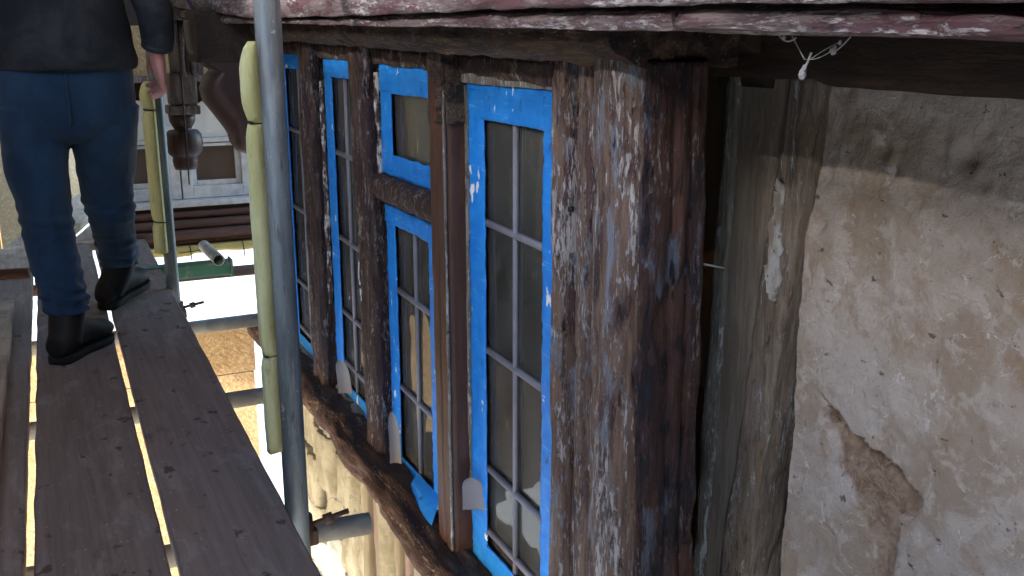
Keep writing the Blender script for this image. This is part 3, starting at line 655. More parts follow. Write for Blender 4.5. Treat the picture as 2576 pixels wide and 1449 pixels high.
# carved bracket, drop pendant and console beyond the oriel
t = thing('console_bracket', 'large swelling dark brown console bracket behind the near scaffold tube', 'bracket', (.62, 3.45, -.3))
prof = [(.50, .06), (.505, -.03), (.525, -.07), (.572, -.10), (.548, -.128), (.534, -.165), (.542, -.205), (.578, -.255), (.607, -.298), (.622, -.325), (.626, -.352), (.645, -.378), (.67, -.388), (.70, -.38), (.74, -.30), (.78, -.2), (.80, .06)]
pr = resample([Vector(p) for p in prof], .012); bm = bmesh.new(); cx, cz = .64, -.12; rings = []
for y, s in ((3.365, .55), (3.372, .74), (3.388, .88), (3.41, .965), (3.44, 1), (3.50, 1), (3.53, .965), (3.55, .88), (3.565, .7)):
    rings.append([(cx + (p.x - cx) * s, y, cz + (p.y - cz) * s if p.y < .05 else p.y) for p in pr])
obj('scroll', loft(bm, rings), M['bracket'], t)
obj('shadow_block', nbox((.515, 3.36, -.075), (.78, 3.56, .09), .006), M['dark'], t)  # dark block standing in for the shadow under the jetty
t = thing('drop_pendant', 'turned wooden drop pendant hanging left of the console bracket', 'pendant', (.59, 4.4, .09))
obj('square_block', nbox((.545, 4.34, -.27), (.655, 4.45, -.14), .008), M['carved'], t)
obj('collar', nbox((.532, 4.33, -.31), (.662, 4.46, -.272), .008), M['carved'], t)
obj('shaft', lathe(bmesh.new(), [(.02, .1), (.045, .09), (.042, -.14)], (.60, 4.4), 20), M['carved'], t)
obj('turned_drop', smooth(lathe(bmesh.new(), [(.01, -.30), (.056, -.312), (.053, -.34), (.04, -.365), (.034, -.375), (.06, -.378), (.074, -.395), (.079, -.43), (.074, -.465), (.06, -.485), (.05, -.492), (.053, -.505), (.05, -.53), (.044, -.545), (.01, -.548)], (.592, 4.4), 28)), M['bracket'], t)
t = thing('scroll_bracket', 'pale carved scroll bracket under the far end of the jetty', 'bracket', (.60, 4.46, 0))
def ribbon(path, w0, w1, y0, y1):
    bm = bmesh.new(); rings = []
    for i, p in enumerate(path):
        a = Vector(path[max(i - 1, 0)]); b = Vector(path[min(i + 1, len(path) - 1)]); d = (b - a).normalized(); nn = Vector((-d.y, d.x)); ww = w0 + (w1 - w0) * i / (len(path) - 1)
        q0, q1 = Vector(p) + nn * ww / 2, Vector(p) - nn * ww / 2
        rings.append([(q0.x, y0, q0.y), (q0.x, y1, q0.y), (q1.x, y1, q1.y), (q1.x, y0, q1.y)])
    return loft(bm, rings)
for k, (dx, w, yy) in enumerate(((0, .022, 4.30), (.024, .018, 4.33), (.046, .02, 4.31))):
    obj('scroll_leaf', ribbon([(.655 + dx, .085), (.632 + dx, .06), (.612 + dx, .02), (.602 + dx, -.03), (.598 + dx, -.08), (.60 + dx, -.13), (.608 + dx, -.155)], w, w * .8, yy, 4.40), M['carved'], t)
obj('back_plate', nbox((.60, 4.36, -.15), (.69, 4.44, .085)), M['carved'], t)
obj('head_block', nbox((.565, 4.29, .075), (.70, 4.45, .15), .008), M['jetty'], t)
bm = tube(bmesh.new(), [(.593, 4.305, .09), (.590, 4.302, -.15), (.588, 4.298, -.4), (.586, 4.30, -.60)], .0035, 6)
obj('hanging_cable', bm, M['black'], None, 'thin black cable hanging down in front of the drop pendant', 'cable')
bm = tube(bmesh.new(), [(.555, 3.92, .30), (.560, 3.90, .20), (.566, 3.86, .15), (.575, 3.80, .115), (.59, 3.72, .085)], .008, 8)
for v in bm.verts: v.co.x = .57 + (v.co.x - .57) * .5
obj('purple_strap', bm, M['purple'], None, 'purple strap draped over the flaking jetty beam', 'strap')

# ------------------------------------------------------------------ far bay: white window over brown sill
FB = thing('far_bay', 'far timber bay with white arched window and brown moulded sill', 'bay window', (.9, 5.4, -1))
obj('wall', nbox((.30, 5.16, -.80), (2.2, 5.4, .5)), M['dark'], FB)
def wframe(x0, x1):
    f = bmesh.new()
    for lo, hi in (((x0, 5.05, -.775), (x0 + .05, 5.13, .0)), ((x1 - .05, 5.05, -.775), (x1, 5.13, .0)), ((x0 + .05, 5.05, -.775), (x1 - .05, 5.13, -.715)), ((x0 + .05, 5.06, -.50), (x1 - .05, 5.12, -.478))): box(f, lo, hi, .004)
    fo = obj('window_frame', f, M['white'], FB)
    obj('sash', box(box(box(box(bmesh.new(), (x0 + .052, 5.07, -.713), (x0 + .075, 5.12, -.505)), (x1 - .075, 5.07, -.713), (x1 - .052, 5.12, -.505)), (x0 + .076, 5.07, -.713), (x1 - .076, 5.12, -.69)), (x0 + .076, 5.07, -.52), (x1 - .076, 5.12, -.505)), M['white'], fo)
    obj('pane', nbox((x0 + .076, 5.09, -.69), (x1 - .076, 5.1, -.52)), M['pane'], fo)
    xc = (x0 + x1) / 2; rw = (x1 - x0) / 2 - .052
    arch = [(xc - rw, -.476), (xc + rw, -.476)] + [(xc + rw * math.cos(a), -.44 + rw * 1.25 * math.sin(a)) for a in [math.pi * i / 16 for i in range(17)]]
    obj('arched_blind', loft(bmesh.new(), [[(x, y, zz) for x, zz in arch] for y in (5.085, 5.10)]), M['cream'], fo)
    obj('spandrel', nbox((x0 + .05, 5.11, -.478), (x1 - .05, 5.14, .0)), M['dark'], fo)
    return fo
wframe(.655, 1.0); wframe(.30, .648)
obj('board_panel', nbox((.30, 5.0, -.17), (2.2, 5.15, .06)), M['osb'], FB)
obj('lintel', nbox((.28, 4.97, -.20), (2.2, 5.16, -.172), .005), M['carved'], FB)
obj('sill_board', nbox((.27, 4.97, -.805), (2.2, 5.16, -.778), .006), M['white'], FB)
for k, (z0, z1, y) in enumerate(((-.862, -.825, 4.97), (-.905, -.866, 4.93), (-.955, -.909, 4.90), (-.985, -.957, 4.94))):
    obj('sill_moulding', timber('X', [(5.2, z0), (y + .008, z0), (y, z0 + .008), (y, z1 - .008), (y + .01, z1), (5.2, z1)], .27, 2.2, .003, .01, .02, k * 5.), M['farsill'], FB)
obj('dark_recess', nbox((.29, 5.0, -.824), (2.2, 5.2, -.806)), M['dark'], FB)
fp = thing('foam_strip', 'old yellow foam strip tied below the far brown sill', 'foam strip', (.8, 4.95, -1.0))
bm = bmesh.new(); rings = []
for i in range(40):
    x = .28 + .03 * i; zb = -1.025 - .012 * noise.noise(Vector((x * 7, 2, 1))) - (.014 if .52 < x < .66 else 0)
    rings.append([(x, 4.90, -.985), (x, 4.885, -1.0), (x, 4.89, zb + .006), (x, 4.90, zb), (x, 4.97, zb), (x, 4.97, -.985)])
obj('foam', loft(bm, rings), M['foamo'], fp)
for x in (.645, .735, .90):
    obj('tie', tube(bmesh.new(), [(x, 4.90, -.98), (x, 4.880, -.995), (x + .002, 4.878, -1.03), (x + .004, 4.885, -1.055)], .0028, 6), M['black'], fp)
obj('tie', tube(bmesh.new(), [(.59, 4.882, -1.012), (.66, 4.878, -1.008), (.70, 4.884, -1.006)], .0022, 6), M['black'], fp)

# ------------------------------------------------------------------ scaffold boards
BROT = -.0182          # boards run a degree off the wall line
def plank(name, x0, x1, y0, y1, ztop, mat, label, rot=None, th=.038, seed=0., pivot=(0, 0), group='scaffold boards'):
    """a sawn plank with slightly worn edges; rot turns it about pivot"""
    bm = bmesh.new(); ny = max(4, int((y1 - y0) / .05)); rings = []
    for i in range(ny + 1):
        y = y0 + (y1 - y0) * i / ny; e0 = .0025 * fbm(Vector((y * 6, seed, 1)), 3); e1 = .0025 * fbm(Vector((y * 6, seed, 9)), 3); b = .0015 * noise.noise(Vector((y * 2, seed, 4)))
        c = .004; zt, zb = ztop + b, ztop - th + b
        ring = [(x0 + e0, zb + c), (x0 + e0, zt - c), (x0 + e0 + c, zt), ((x0 + x1) / 2, zt - .001), (x1 + e1 - c, zt), (x1 + e1, zt - c), (x1 + e1, zb + c), (x1 + e1 - c, zb), (x0 + e0 + c, zb)]
        rings.append([(x, y, zz) for x, zz in ring])
    loft(bm, rings)
    a = BROT if rot is None else rot; m = Matrix.Rotation(a, 3, 'Z'); pv = Vector((*pivot, 0))
    for v in bm.verts: v.co = pv + m @ (v.co - pv)
    for f in bm.faces: f.smooth = False
    return obj(name, bm, mat, None, label, 'board', group)
plank('scaffold_board', .128, .355, .2, 5.28, DECK, M['board2'], 'dark scaffold board nearest the wall, under the walker\'s right boot', seed=1)
plank('scaffold_board', -.112, .112, .1, 5.05, DECK, M['board'], 'middle dark scaffold board under the walker\'s left boot', seed=2)
plank('scaffold_board', -.355, -.130, .0, 4.7, DECK, M['board3'], 'scaffold board left of the bright gap at the picture edge', seed=3)
plank('scaffold_board', -.42, -.182, .0, 3.75, DECK + .040, M['boardp'], 'paler board lying on top at the far left edge', seed=4)
plank('scaffold_board', -.60, -.372, -.2, 4.4, DECK, M['board'], 'outermost scaffold board under the paler one', seed=5)
plank('scaffold_board', .44, .665, -1.5, .98, DECK - .002, M['blocker'], 'unseen dark board added beside the plaster wall to block bounced light', 0., seed=9)  # unseen, added to stop light bouncing up onto the plaster
plank('scaffold_board', .675, .90, -1.5, .96, DECK - .002, M['blocker'], 'unseen dark board added against the plaster wall to block bounced light', 0., seed=10)  # second unseen board, added against the same upward bounce
far = R(-14); pv = (-.06, 4.28)
plank('scaffold_board', -.29, -.06, 4.28, 6.6, DECK + .040, M['boardp'], 'far board with a dark end face, laid crosswise left of the walker', far, pivot=pv, seed=6)
plank('scaffold_board', -.052, .175, 4.93, 6.6, DECK + .005, M['boardp'], 'far pale board between the walker\'s legs', far, pivot=pv, seed=7)
plank('scaffold_board', .182, .40, 5.08, 6.4, DECK + .004, M['boardp'], 'far pale board ending at the brown bay', far, pivot=pv, seed=8)
bm = nbox((-.29, 4.273, DECK - .022), (-.065, 4.2795, DECK + .036)); m = Matrix.Rotation(far, 3, 'Z')
for v in bm.verts: v.co = Vector((*pv, 0)) + m @ (v.co - Vector((*pv, 0)))
obj('end_batten', bm, M['boardend'], None, 'dark reddish batten across the end of the far crosswise board', 'batten')

# ------------------------------------------------------------------ tubes, foam, couplers
TR = .02415
def pole(name, a, b, label, mat='tube', r=TR, group=None, hollow=True):
    a, b = Vector(a), Vector(b); d = (b - a).normalized(); bm = bmesh.new()
    tube(bm, [a, b], r, 28)
    if hollow:                                   # open end: inner wall sunk into the tube
        caps = [f for f in bm.faces if len(f.verts) > 4]
        for f in caps:
            rr = bmesh.ops.inset_region(bm, faces=[f], thickness=.004); n_ = f.normal.copy()
            ex = bmesh.ops.extrude_face_region(bm, geom=[f]); 
            for v in ex['geom']:
                if isinstance(v, bmesh.types.BMVert): v.co -= n_ * .12
            bm.faces.remove(f) if f.is_valid else None
    for f in bm.faces: f.smooth = len(f.verts) == 4
    return obj(name, bm, M[mat], None, label, 'scaffold tube', group)
g = 'scaffold uprights'
pole('scaffold_upright', (.412, 1.855, GZ), (.4115, 1.840, 1.6), 'grey galvanised upright in front of the taped windows', group=g)
pole('scaffold_upright', (.430, 3.85, GZ), (.436, 3.85, 1.6), 'farther grey upright just right of the walker', group=g)
g = 'scaffold transoms'
pole('scaffold_transom', (-.9, 1.985, -.996), (.580, 1.893, -1.036), 'pale transom tube ending in mid-air below the nearest board', 'tubed', group=g)
pole('scaffold_transom', (-.9, 2.70, -.998), (.53, 2.714, -1.005), 'transom tube crossing low behind the foam of the near upright', 'tubed', group=g)
pole('scaffold_transom', (-.9, 3.46, -.998), (.70, 3.52, -1.005), 'transom tube along the top edge of the lower chipboard', 'tubed', group=g)
pole('scaffold_transom', (-.9, 4.35, -1.0), (1.0, 4.37, -1.012), 'brownish transom tube behind the far upright', 'rust', group=g)
pole('scaffold_transom', (-.9, 1.20, -.996), (.60, 1.12, -1.02), 'transom tube under the boards at the bottom edge', 'tubed', group=g)
pole('scaffold_brace', (.636, 4.0, -.872), (.655, 4.5, -.908), 'short sloping tube resting above the green beam', 'tubed')
bm = nbox((.35, 4.20, -.985), (.715, 4.27, -.925), .006)
t = thing('green_beam', 'short green steel beam beside the far upright', 'beam', (.5, 4.24, -.98))
obj('box_section', bm, M['green'], t); obj('end_plate', nbox((.7155, 4.195, -.99), (.725, 4.275, -.918), .003), M['green'], t)

def foam_sleeve(cx, cy, segs, rout, label, a0=80, a1=236):
    t = thing('foam_sleeve', label, 'foam sleeve', (cx - .03, cy, segs[-1][1]), 'foam sleeves on the uprights')
    for k, (zt, zb, bulge) in enumerate(segs):
        bm = bmesh.new(); rings = []; n = max(10, int((zt - zb) / .012))
        for i in range(n + 1):
            v = i / n; zz = zt + (zb - zt) * v; e = v * (zt - zb) if k == 0 else .02 + min(v, 1 - v) * (zt - zb)
            if k == 0: e = min(e, .012 + (1 - v) * (zt - zb))
            if k == len(segs) - 1: e = .02 + v * (zt - zb)
            ro = TR + .002 + (rout - TR) * (1. if k == 0 else .97) * (.42 + .58 * min(1, (e / .045)) ** .5) * (1 + bulge * math.sin(v * math.pi)) + .0012 * noise.noise(Vector((zz * 14, k, 2)))
            out = [(cx + ro * math.cos(R(a)) + (.0008 * noise.noise(Vector((a, zz * 60, 1)))), cy + ro * math.sin(R(a)), zz) for a in range(a0, a1 + 1, 6)]
            inn = [(cx + (TR + .001) * math.cos(R(a)), cy + (TR + .001) * math.sin(R(a)), zz) for a in range(a1, a0 - 1, -6)]
            rings.append(out + inn)
        obj('foam_piece', loft(bm, rings), M['foam'], t)
        if k < len(segs) - 1:
            r = TR + (rout - TR) * .84
            obj('cable_tie', tube(bmesh.new(), [(cx + r * math.cos(R(a)), cy + r * math.sin(R(a)), zb + .001) for a in range(a0 - 4, a1 + 8, 8)], .0022, 8), M['black'], t)
    return t
foam_sleeve(.4118, 1.849, [(-.004, -.150, .12), (-.153, -.602, .04), (-.605, -.806, .03)], .0505, 'pale yellow foam sleeve strapped to the near upright', 80, 204)
foam_sleeve(.434, 3.85, [(-.15, -.252, .1), (-.255, -.668, .03), (-.671, -.785, .02)], .054, 'yellow foam sleeve strapped to the far upright by the walker', 100, 250)

def coupler(c, label, d=(1, 0, 0), s=1.):
    c = Vector(c); t = thing('tube_coupler', label, 'coupler', c, 'rusty tube couplers')
    bm = bmesh.new(); lathe(bm, [(.027, c.z - .03 * s), (.035 * s, c.z - .03 * s), (.036 * s, c.z), (.035 * s, c.z + .03 * s), (.027, c.z + .03 * s)], (c.x, c.y), 20)
    obj('clamp_body', bm, M['rust'], t)
    d = Vector(d).normalized()
    obj('jaw', box(bmesh.new(), c + Vector((.02, -.02, -.035)), c + Vector((.043, .015, .0)), .006), M['rust'], t)
    obj('bolt', tube(bmesh.new(), [c + d * .03 + Vector((0, 0, .005)), c + d * .112 + Vector((0, 0, .016))], .0055, 10), M['rust'], t)
    obj('nut', tube(bmesh.new(), [c + d * .058 + Vector((0, 0, .008)), c + d * .078 + Vector((0, 0, .011))], .0115, 6), M['rust'], t)
    return t
coupler((.412, 1.865, -1.0), 'rusty coupler at the foot of the near upright', (1, -.12, .1))
coupler((.431, 3.85, -1.02), 'rusty coupler low on the far upright', (1, -.1, .05))

# ------------------------------------------------------------------ chipboard hoarding, lower sheets, added light blockers
hb = Vector((-.165, 4.72)); hd = Vector((.2425, .970)); hn = Vector((-.970, .2425))
g = 'hoarding sheets'
for k in range(4):
    s0 = -2.45 + 1.235 * k; a = hb + hd * s0; b = hb + hd * (s0 + 1.22); bm = bmesh.new(); q = hn * .018
    loft(bm, [[(a.x, a.y, zz), (b.x, b.y, zz), (b.x + q.x, b.y + q.y, zz), (a.x + q.x, a.y + q.y, zz)] for zz in (DECK + .01, DECK + 2.2)])
    for f in bm.faces: f.smooth = False
    obj('hoarding_sheet', bm, M['osb'], None, ['chipboard hoarding sheet nearest the viewer, left of the boards', 'second chipboard hoarding sheet along the left side', 'chipboard hoarding sheet beside the walker\'s left leg', 'last chipboard hoarding sheet behind the walker'][k], 'chipboard sheet', g)
lp = 'lower chipboard sheets'
obj('lower_sheet', nbox((-.24, 4.20, -1.43), (.792, 4.218, -1.195)), M['osb'], None, 'narrow chipboard sheet below the transom, above a joint', 'chipboard sheet', lp)
obj('lower_sheet', nbox((-.24, 4.203, -2.65), (.785, 4.221, -1.436)), M['osb'], None, 'tall chipboard sheet under the joint, seen below the boards', 'chipboard sheet', lp)
obj('lower_sheet', nbox((-.24, 4.206, GZ), (.78, 4.224, -2.656)), M['osb'], None, 'bottom chipboard sheet standing on the paving', 'chipboard sheet', lp)
obj('reflection_blocker', nbox((-1.9, 4.20, -2.30), (-.246, 4.218, -1.0)), M['blocker'], None, 'dark brown sheet added under the boards to darken pane reflections', 'light blocker')  # added so the lower panes reflect something dark
bm = bmesh.new(); sh_ = []
for i in range(61):
    y = -1.6 + 4.3 * i / 60; sh_.append([(-1.03 + .018 * math.sin(y * 17 + zz * 2) + .01 * math.sin(y * 41 + zz * 5), y, zz) for zz in (DECK - .05, -.5, 0, .4, .76)] + [(-1.034 + .018 * math.sin(y * 17 + zz * 2) + .01 * math.sin(y * 41 + zz * 5), y, zz) for zz in (.76, .4, 0, -.5, DECK - .05)])
obj('light_block_sheet', loft(bm, sh_), M['sheet'], None, 'unseen charcoal sheet added to block light on the street side', 'sheeting')  # unseen, added to keep sun and low sky off the walkway
obj('light_block_sheet', nbox((-1.02, -1.62, DECK - .05), (.98, -1.612, 1.28)), M['sheet'], None, 'unseen charcoal sheet added to block light from behind the viewer', 'sheeting')  # unseen, added to darken the top of the plaster
obj('shade_deck', nbox((-1.6, 1.75, 1.43), (.60, 4.7, 1.47)), M['ply'], None, 'unseen deck added over the walkway to shade it', 'scaffold deck')  # unseen, added to keep skylight off the boards
obj('shade_deck', nbox((-.30, -1.7, 1.431), (.598, 1.747, 1.469)), M['ply'], None, 'unseen narrow deck added above the viewer to limit the skylight', 'scaffold deck')  # unseen, added to narrow the band of sky lighting the plaster

# ------------------------------------------------------------------ cobwebs and nail
t = thing('cobweb', 'dusty cobweb tufts hanging from the jetty beam at the right', 'cobweb', (.70, .80, 0))
def web(a, b, sag, r, seed):
    a, b = Vector(a), Vector(b); pts = [a.lerp(b, i / 8) + Vector((0, 0, -sag * math.sin(math.pi * i / 8))) + Vector((0, .0012, .0012)) * noise.noise(Vector((i, seed, 2))) for i in range(9)]
    obj('thread', tube(bmesh.new(), pts, r, 5), M['web'], t)
def tuft(c, r, seed):
    bm = bmesh.new(); bmesh.ops.create_icosphere(bm, subdivisions=3, radius=1)
    for v in bm.verts:
        d = 1 + .6 * fbm(v.co * 2 + Vector((seed, 1, 1)), 4); v.co = Vector(c) + Vector((v.co.x * r * d, v.co.y * r * d, v.co.z * r * 1.4 * d))
    smooth(bm); obj('tuft', bm, M['web'], t)
web((.64, .7187, .004), (.64, .699, -.018), .0, .0007, 1); web((.64, .6907, -.012), (.64, .6995, -.030), 0, .0011, 2); web((.64, .699, -.018), (.64, .664, -.009), .003, .00035, 3)
web((.64, .690, -.017), (.64, .655, -.002), -.001, .00035, 4); web((.64, .664, -.012), (.64, .6446, .002), .001, .0006, 5); web((.64, .735, .003), (.64, .712, .001), .004, .0009, 6)
tuft((.64, .7, -.031), .0034, 1); tuft((.64, .664, -.0095), .0028, 5); tuft((.64, .6985, -.025), .0018, 8); tuft((.64, .657, -.003), .0014, 9); tuft((.64, .728, .001), .0016, 11)
bm = tube(bmesh.new(), [(.862, 1.12, -.318), (.905, 1.125, -.330)], .0016, 8)
obj('wire_nail', bm, M['web'], None, 'pale nail spanning the dark gap beside the oriel', 'nail')

# ------------------------------------------------------------------ the walker
def fuse(bm, voxel, it=4, name='m', fac=.5):
    """melt overlapping closed shapes into one continuous skin"""
    me = bpy.data.meshes.new(name); bm.to_mesh(me); bm.free()
    o = bpy.data.objects.new('tmp', me); COL.objects.link(o)
    r = o.modifiers.new('r', 'REMESH'); r.mode = 'VOXEL'; r.voxel_size = voxel; r.use_smooth_shade = True
    s = o.modifiers.new('s', 'SMOOTH'); s.factor = fac; s.iterations = it
    dg = bpy.context.evaluated_depsgraph_get(); dg.update()
    out = bpy.data.meshes.new_from_object(o.evaluated_get(dg)); bpy.data.objects.remove(o)
    for p in out.polygons: p.use_smooth = True
    return out
def rings_z(bm, rows, seg=28, wr=0., seed=0.):
    """stack of level ellipses (z, cx, cy, rx, ry), refined; wr = depth of cloth folds"""
    fine = []
    for a, b in zip(rows, rows[1:]):
        k = max(1, int(abs(b[0] - a[0]) / .008))
        for i in range(k):
            t = i / k; fine.append([a[j] + (b[j] - a[j]) * t for j in range(5)])
    fine.append(list(rows[-1])); R_ = []
    for z, cx, cy, rx, ry in fine:
        ring = []
        for s in range(seg):
            a = 2 * math.pi * s / seg; w = 1.
            d = wr(z, a) if callable(wr) else wr * noise.noise(Vector((math.cos(a) * 1.3, math.sin(a) * 1.3, z * 9 + seed)))
            ring.append((cx + (rx + d) * math.cos(a), cy + (ry + d) * math.sin(a), z))
        R_.append(ring)
    return loft(bm, R_)
person = thing('person', 'person in dark jacket, blue jeans and black boots walking away along the boards', 'person', (.113, 3.31, DECK))
LL = [(-.20, .015, 3.315, .100, .115), (-.30, .012, 3.32, .098, .108), (-.40, .012, 3.30, .088, .098), (-.50, .018, 3.27, .077, .088), (-.58, .02, 3.24, .074, .083), (-.66, .028, 3.19, .071, .078), (-.73, .036, 3.145, .067, .072), (-.79, .042, 3.115, .064, .068)]
RL = [(-.20, .215, 3.325, .103, .115), (-.30, .212, 3.335, .098, .108), (-.40, .208, 3.38, .089, .098), (-.50, .209, 3.42, .078, .088), (-.58, .214, 3.455, .073, .082), (-.66, .224, 3.535, .068, .076), (-.73, .233, 3.595, .065, .07), (-.775, .24, 3.625, .063, .066)]
HIP = [(-.31, .113, 3.325, .05, .07), (-.285, .113, 3.32, .12, .115), (-.25, .113, 3.315, .185, .13), (-.18, .113, 3.31, .202, .138), (-.10, .113, 3.30, .198, .135), (-.02, .113, 3.295, .185, .125), (.03, .113, 3.295, .18, .12)]
def shrink(rows, d): return [(z, x, y, rx - d, ry - d) for z, x, y, rx, ry in rows]
# body: legs, trunk, arms, hands, neck and head as one skin
bm = bmesh.new()
for rows in (LL, RL, HIP): rings_z(bm, shrink(rows, .022))
rings_z(bm, [(0, .113, 3.295, .15, .095), (.12, .113, 3.295, .15, .10), (.25, .113, 3.295, .165, .105), (.33, .113, 3.295, .15, .09), (.375, .113, 3.295, .09, .07), (.40, .113, 3.295, .055, .055), (.47, .113, 3.31, .05, .053)])
rings_z(bm, [(.425, .113, 3.335, .03, .03), (.44, .113, 3.34, .05, .06), (.475, .113, 3.33, .066, .085), (.53, .113, 3.322, .074, .096), (.58, .113, 3.318, .074, .096), (.62, .113, 3.312, .06, .08), (.645, .113, 3.31, .028, .04)])
tube(bm, [(.113, 3.40, .545), (.113, 3.428, .512), (.113, 3.432, .505), (.113, 3.405, .498)], [.009, .012, .013, .008], 10)       # nose
for sx in (-1, 1): tube(bm, [(.113 + sx * .072, 3.318, .565), (.113 + sx * .085, 3.308, .55), (.113 + sx * .083, 3.314, .51), (.113 + sx * .072, 3.322, .50)], [.008, .013, .011, .007], 10)
tube(bm, [(.09, 3.405, .472), (.113, 3.413, .472), (.136, 3.405, .472)], [.006, .008, .006], 8)
def hand(bm, w, d, side, k_=1.):
    """palm and five bent fingers hanging from wrist w along d; side = +1 thumb towards +Y front"""
    w = Vector(w); d = Vector(d).normalized(); f = Vector((0, 1, 0)); f = (f - d * f.dot(d)).normalized(); o = d.cross(f) * side
    loft(bm, [[w + (d * a + f * (b * math.cos(t)) + o * (c * math.sin(t))) * k_ for t in [i * math.pi / 7 for i in range(14)]] for a, b, c in ((-.03, .024, .02), (0, .026, .019), (.03, .036, .018), (.06, .042, .016), (.08, .040, .014), (.088, .036, .011))])
    for k, L in enumerate((.062, .072, .067, .052)):
        b = d * .078 + f * (.030 - .0205 * k); q1 = b + d * L * .45 + o * .004; q2 = q1 + d * L * .28 + o * -.018; q3 = q2 + d * L * .08 + o * -.022
        tube(bm, [w + q * k_ for q in (b - d * .02, b, q1, q2, q3)], [r * k_ for r in (.009, .0095, .009, .008, .0065)], 10)
    b = d * .022 + f * .028; tube(bm, [w + q * k_ for q in (b, b + d * .028 + f * .022 - o * .006, b + d * .055 + f * .026 - o * .014, b + d * .074 + f * .02 - o * .02)], [r * k_ for r in (.012, .011, .0095, .0075)], 10)
AR = [(.275, 3.295, .325), (.345, 3.275, .22), (.383, 3.245, .08), (.388, 3.27, .0), (.383, 3.29, -.045)]
AL = [(-.05, 3.295, .325), (-.11, 3.275, .22), (-.150, 3.245, .06), (-.15, 3.29, -.01), (-.145, 3.33, -.05)]
tube(bm, AR, [.05, .046, .037, .032, .026], 14); tube(bm, AL, [.05, .046, .037, .032, .026], 14)
hand(bm, (.383, 3.285, -.035), (.10, .55, -.80), 1, 1.22); hand(bm, (-.145, 3.335, -.055), (-.05, .35, -.9), -1)
obj('body', fuse(bm, .0055, 2), M['skin'], person)
bm = bmesh.new(); rings_z(bm, [(.50, .113, 3.285, .068, .075), (.55, .113, 3.29, .083, .092), (.60, .113, 3.30, .08, .10), (.635, .113, 3.305, .062, .085), (.662, .113, 3.305, .03, .04)], 28, .005, 3)
obj('hair', fuse(bm, .006, 2), M['hair'], person)
# jeans with stacked folds at the ankles and knee creases
def folds(seed, z_hem):
    def f(z, a):
        k = max(0., 1 - (z - z_hem) / .17); d = .009 * fbm(Vector((math.cos(a) * 1.2 + seed, math.sin(a) * 1.2, z * 9)), 3)
        d += k * .017 * math.sin(z * 165 + 2.4 * math.sin(a + seed) + 1.2 * math.sin(2 * a) + 3 * noise.noise(Vector((math.cos(a), math.sin(a) + seed, z * 14)))) * max(.1, .5 + 1.3 * noise.noise(Vector((math.cos(a) * 1.5 + seed, math.sin(a) * 1.5, z * 20))))
        kk = math.exp(-((z + .54) / .05) ** 2); d += kk * .004 * math.sin(z * 160 + 2 * math.cos(a - seed)); return d
    return f
bm = bmesh.new(); rings_z(bm, LL, 32, folds(1, -.79)); rings_z(bm, RL, 32, folds(4, -.775)); rings_z(bm, HIP, 32, .004, 2)
jeans = obj('jeans', fuse(bm, .0055, 1), M['denim'], person)
def on_hip(a, z, off):
    t = max(0, min(1, (-.10 - z) / .08)); rx, ry, cy = .198 + .004 * t, .135 + .003 * t, 3.30 + .01 * t
    return (.113 + (rx + off) * math.cos(a), cy + (ry + off) * math.sin(a), z)
obj('seat_seam', tube(bmesh.new(), [on_hip(R(270), -.10 - .018 * i, .003) for i in range(9)], .0035, 8), M['denim'], jeans)
# jacket: body with rounded hem, sleeves, collar
def jf(z, a): return .012 * fbm(Vector((math.cos(a) * 1.1, math.sin(a) * 1.1, z * 5)), 3) + .005 * math.sin(z * 60 + 3 * math.sin(a * 2)) * max(0, 1 - (z + .1) / .25)
bm = bmesh.new(); rings_z(bm, [(-.092, .113, 3.292, .188, .138), (-.086, .113, 3.292, .201, .150), (-.06, .113, 3.29, .206, .156), (.0, .113, 3.285, .204, .155), (.12, .113, 3.285, .196, .150), (.24, .113, 3.29, .195, .138), (.31, .113, 3.292, .182, .118), (.36, .113, 3.295, .13, .095), (.395, .113, 3.298, .08, .075), (.43, .113, 3.305, .066, .068)], 36, jf)
tube(bm, [(.22, 3.295, .30)] + AR[1:4] + [(.385, 3.283, -.022)], [.075, .062, .055, .050, .044], 20); tube(bm, [(.0, 3.295, .30)] + AL[1:4] + [(-.148, 3.31, -.028)], [.075, .068, .056, .050, .044], 20)
jacket = obj('jacket', fuse(bm, .0065, 3), M['jacket'], person)
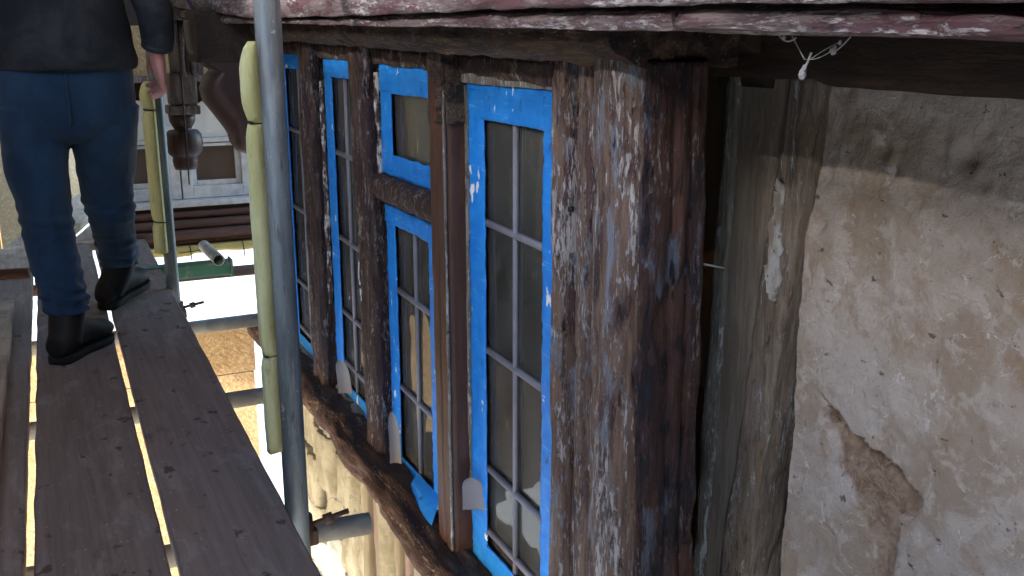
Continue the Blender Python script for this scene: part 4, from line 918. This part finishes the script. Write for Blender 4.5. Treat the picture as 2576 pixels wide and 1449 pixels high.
for a, b in ((AR[3], (.385, 3.283, -.026)), (AL[3], (-.148, 3.31, -.032))):
    a, b = Vector(a), Vector(b); d = (b - a).normalized(); obj('cuff', smooth(tube(bmesh.new(), [b - d * .022, b - d * .02, b - d * .002, b], [.043, .0475, .0475, .040], 20)), M['jacket'], jacket)
def boot(heel, toe, ank, name='boot'):
    h, t = Vector(heel), Vector(toe); d = (t - h); L = d.length; d.normalize(); s = d.cross(Vector((0, 0, 1))).normalized(); u = s.cross(d)
    bm = bmesh.new(); R_ = []
    for f, w, hh in ((-.02, .012, .03), (0, .034, .06), (.08, .041, .085), (.25, .043, .115), (.42, .044, .11), (.55, .048, .09), (.68, .053, .072), (.8, .054, .064), (.92, .046, .056), (.99, .028, .042), (1.015, .01, .028)):
        c = h + d * L * f + u * (.018 + hh / 2); R_.append([c + s * w * math.cos(a) + u * hh / 2 * math.sin(a) for a in [i * math.pi / 10 for i in range(20)]])
    loft(bm, R_); a = Vector(ank); b0 = h + d * L * .18 + u * .05
    tube(bm, [b0, b0.lerp(a, .5), a, a + Vector((0, 0, .02))], [.046, .050, .052, .050], 20)
    bo = obj(name, fuse(bm, .005, 3), M['boot'], person)
    bm = bmesh.new(); ol = [(-.015, .02), (.03, .034), (.2, .037), (.4, .034), (.62, .047), (.8, .051), (.93, .040), (1.02, .014)]
    ring = [h + d * L * f + s * w for f, w in ol] + [h + d * L * f - s * w for f, w in ol[::-1]]
    loft(bm, [[p + u * z for p in ring] for z in (0, .006, .022)]); obj('sole', bm, M['rubber'], bo)
    for k in range(4):
        c = h + d * L * (.34 + .08 * k) + u * (.098 - .012 * k); obj('lace', tube(bmesh.new(), [c - s * .026 - u * .012, c + u * .004, c + s * .026 - u * .012], .0028, 6), M['rubber'], bo)
    return bo
boot((.000, 3.035, DECK + .001), (.150, 3.255, DECK + .001), (.046, 3.112, -.775))
boot((.172, 3.60, DECK + .004), (.325, 3.80, DECK + .040), (.241, 3.622, -.762))
bpy.context.view_layer.update()
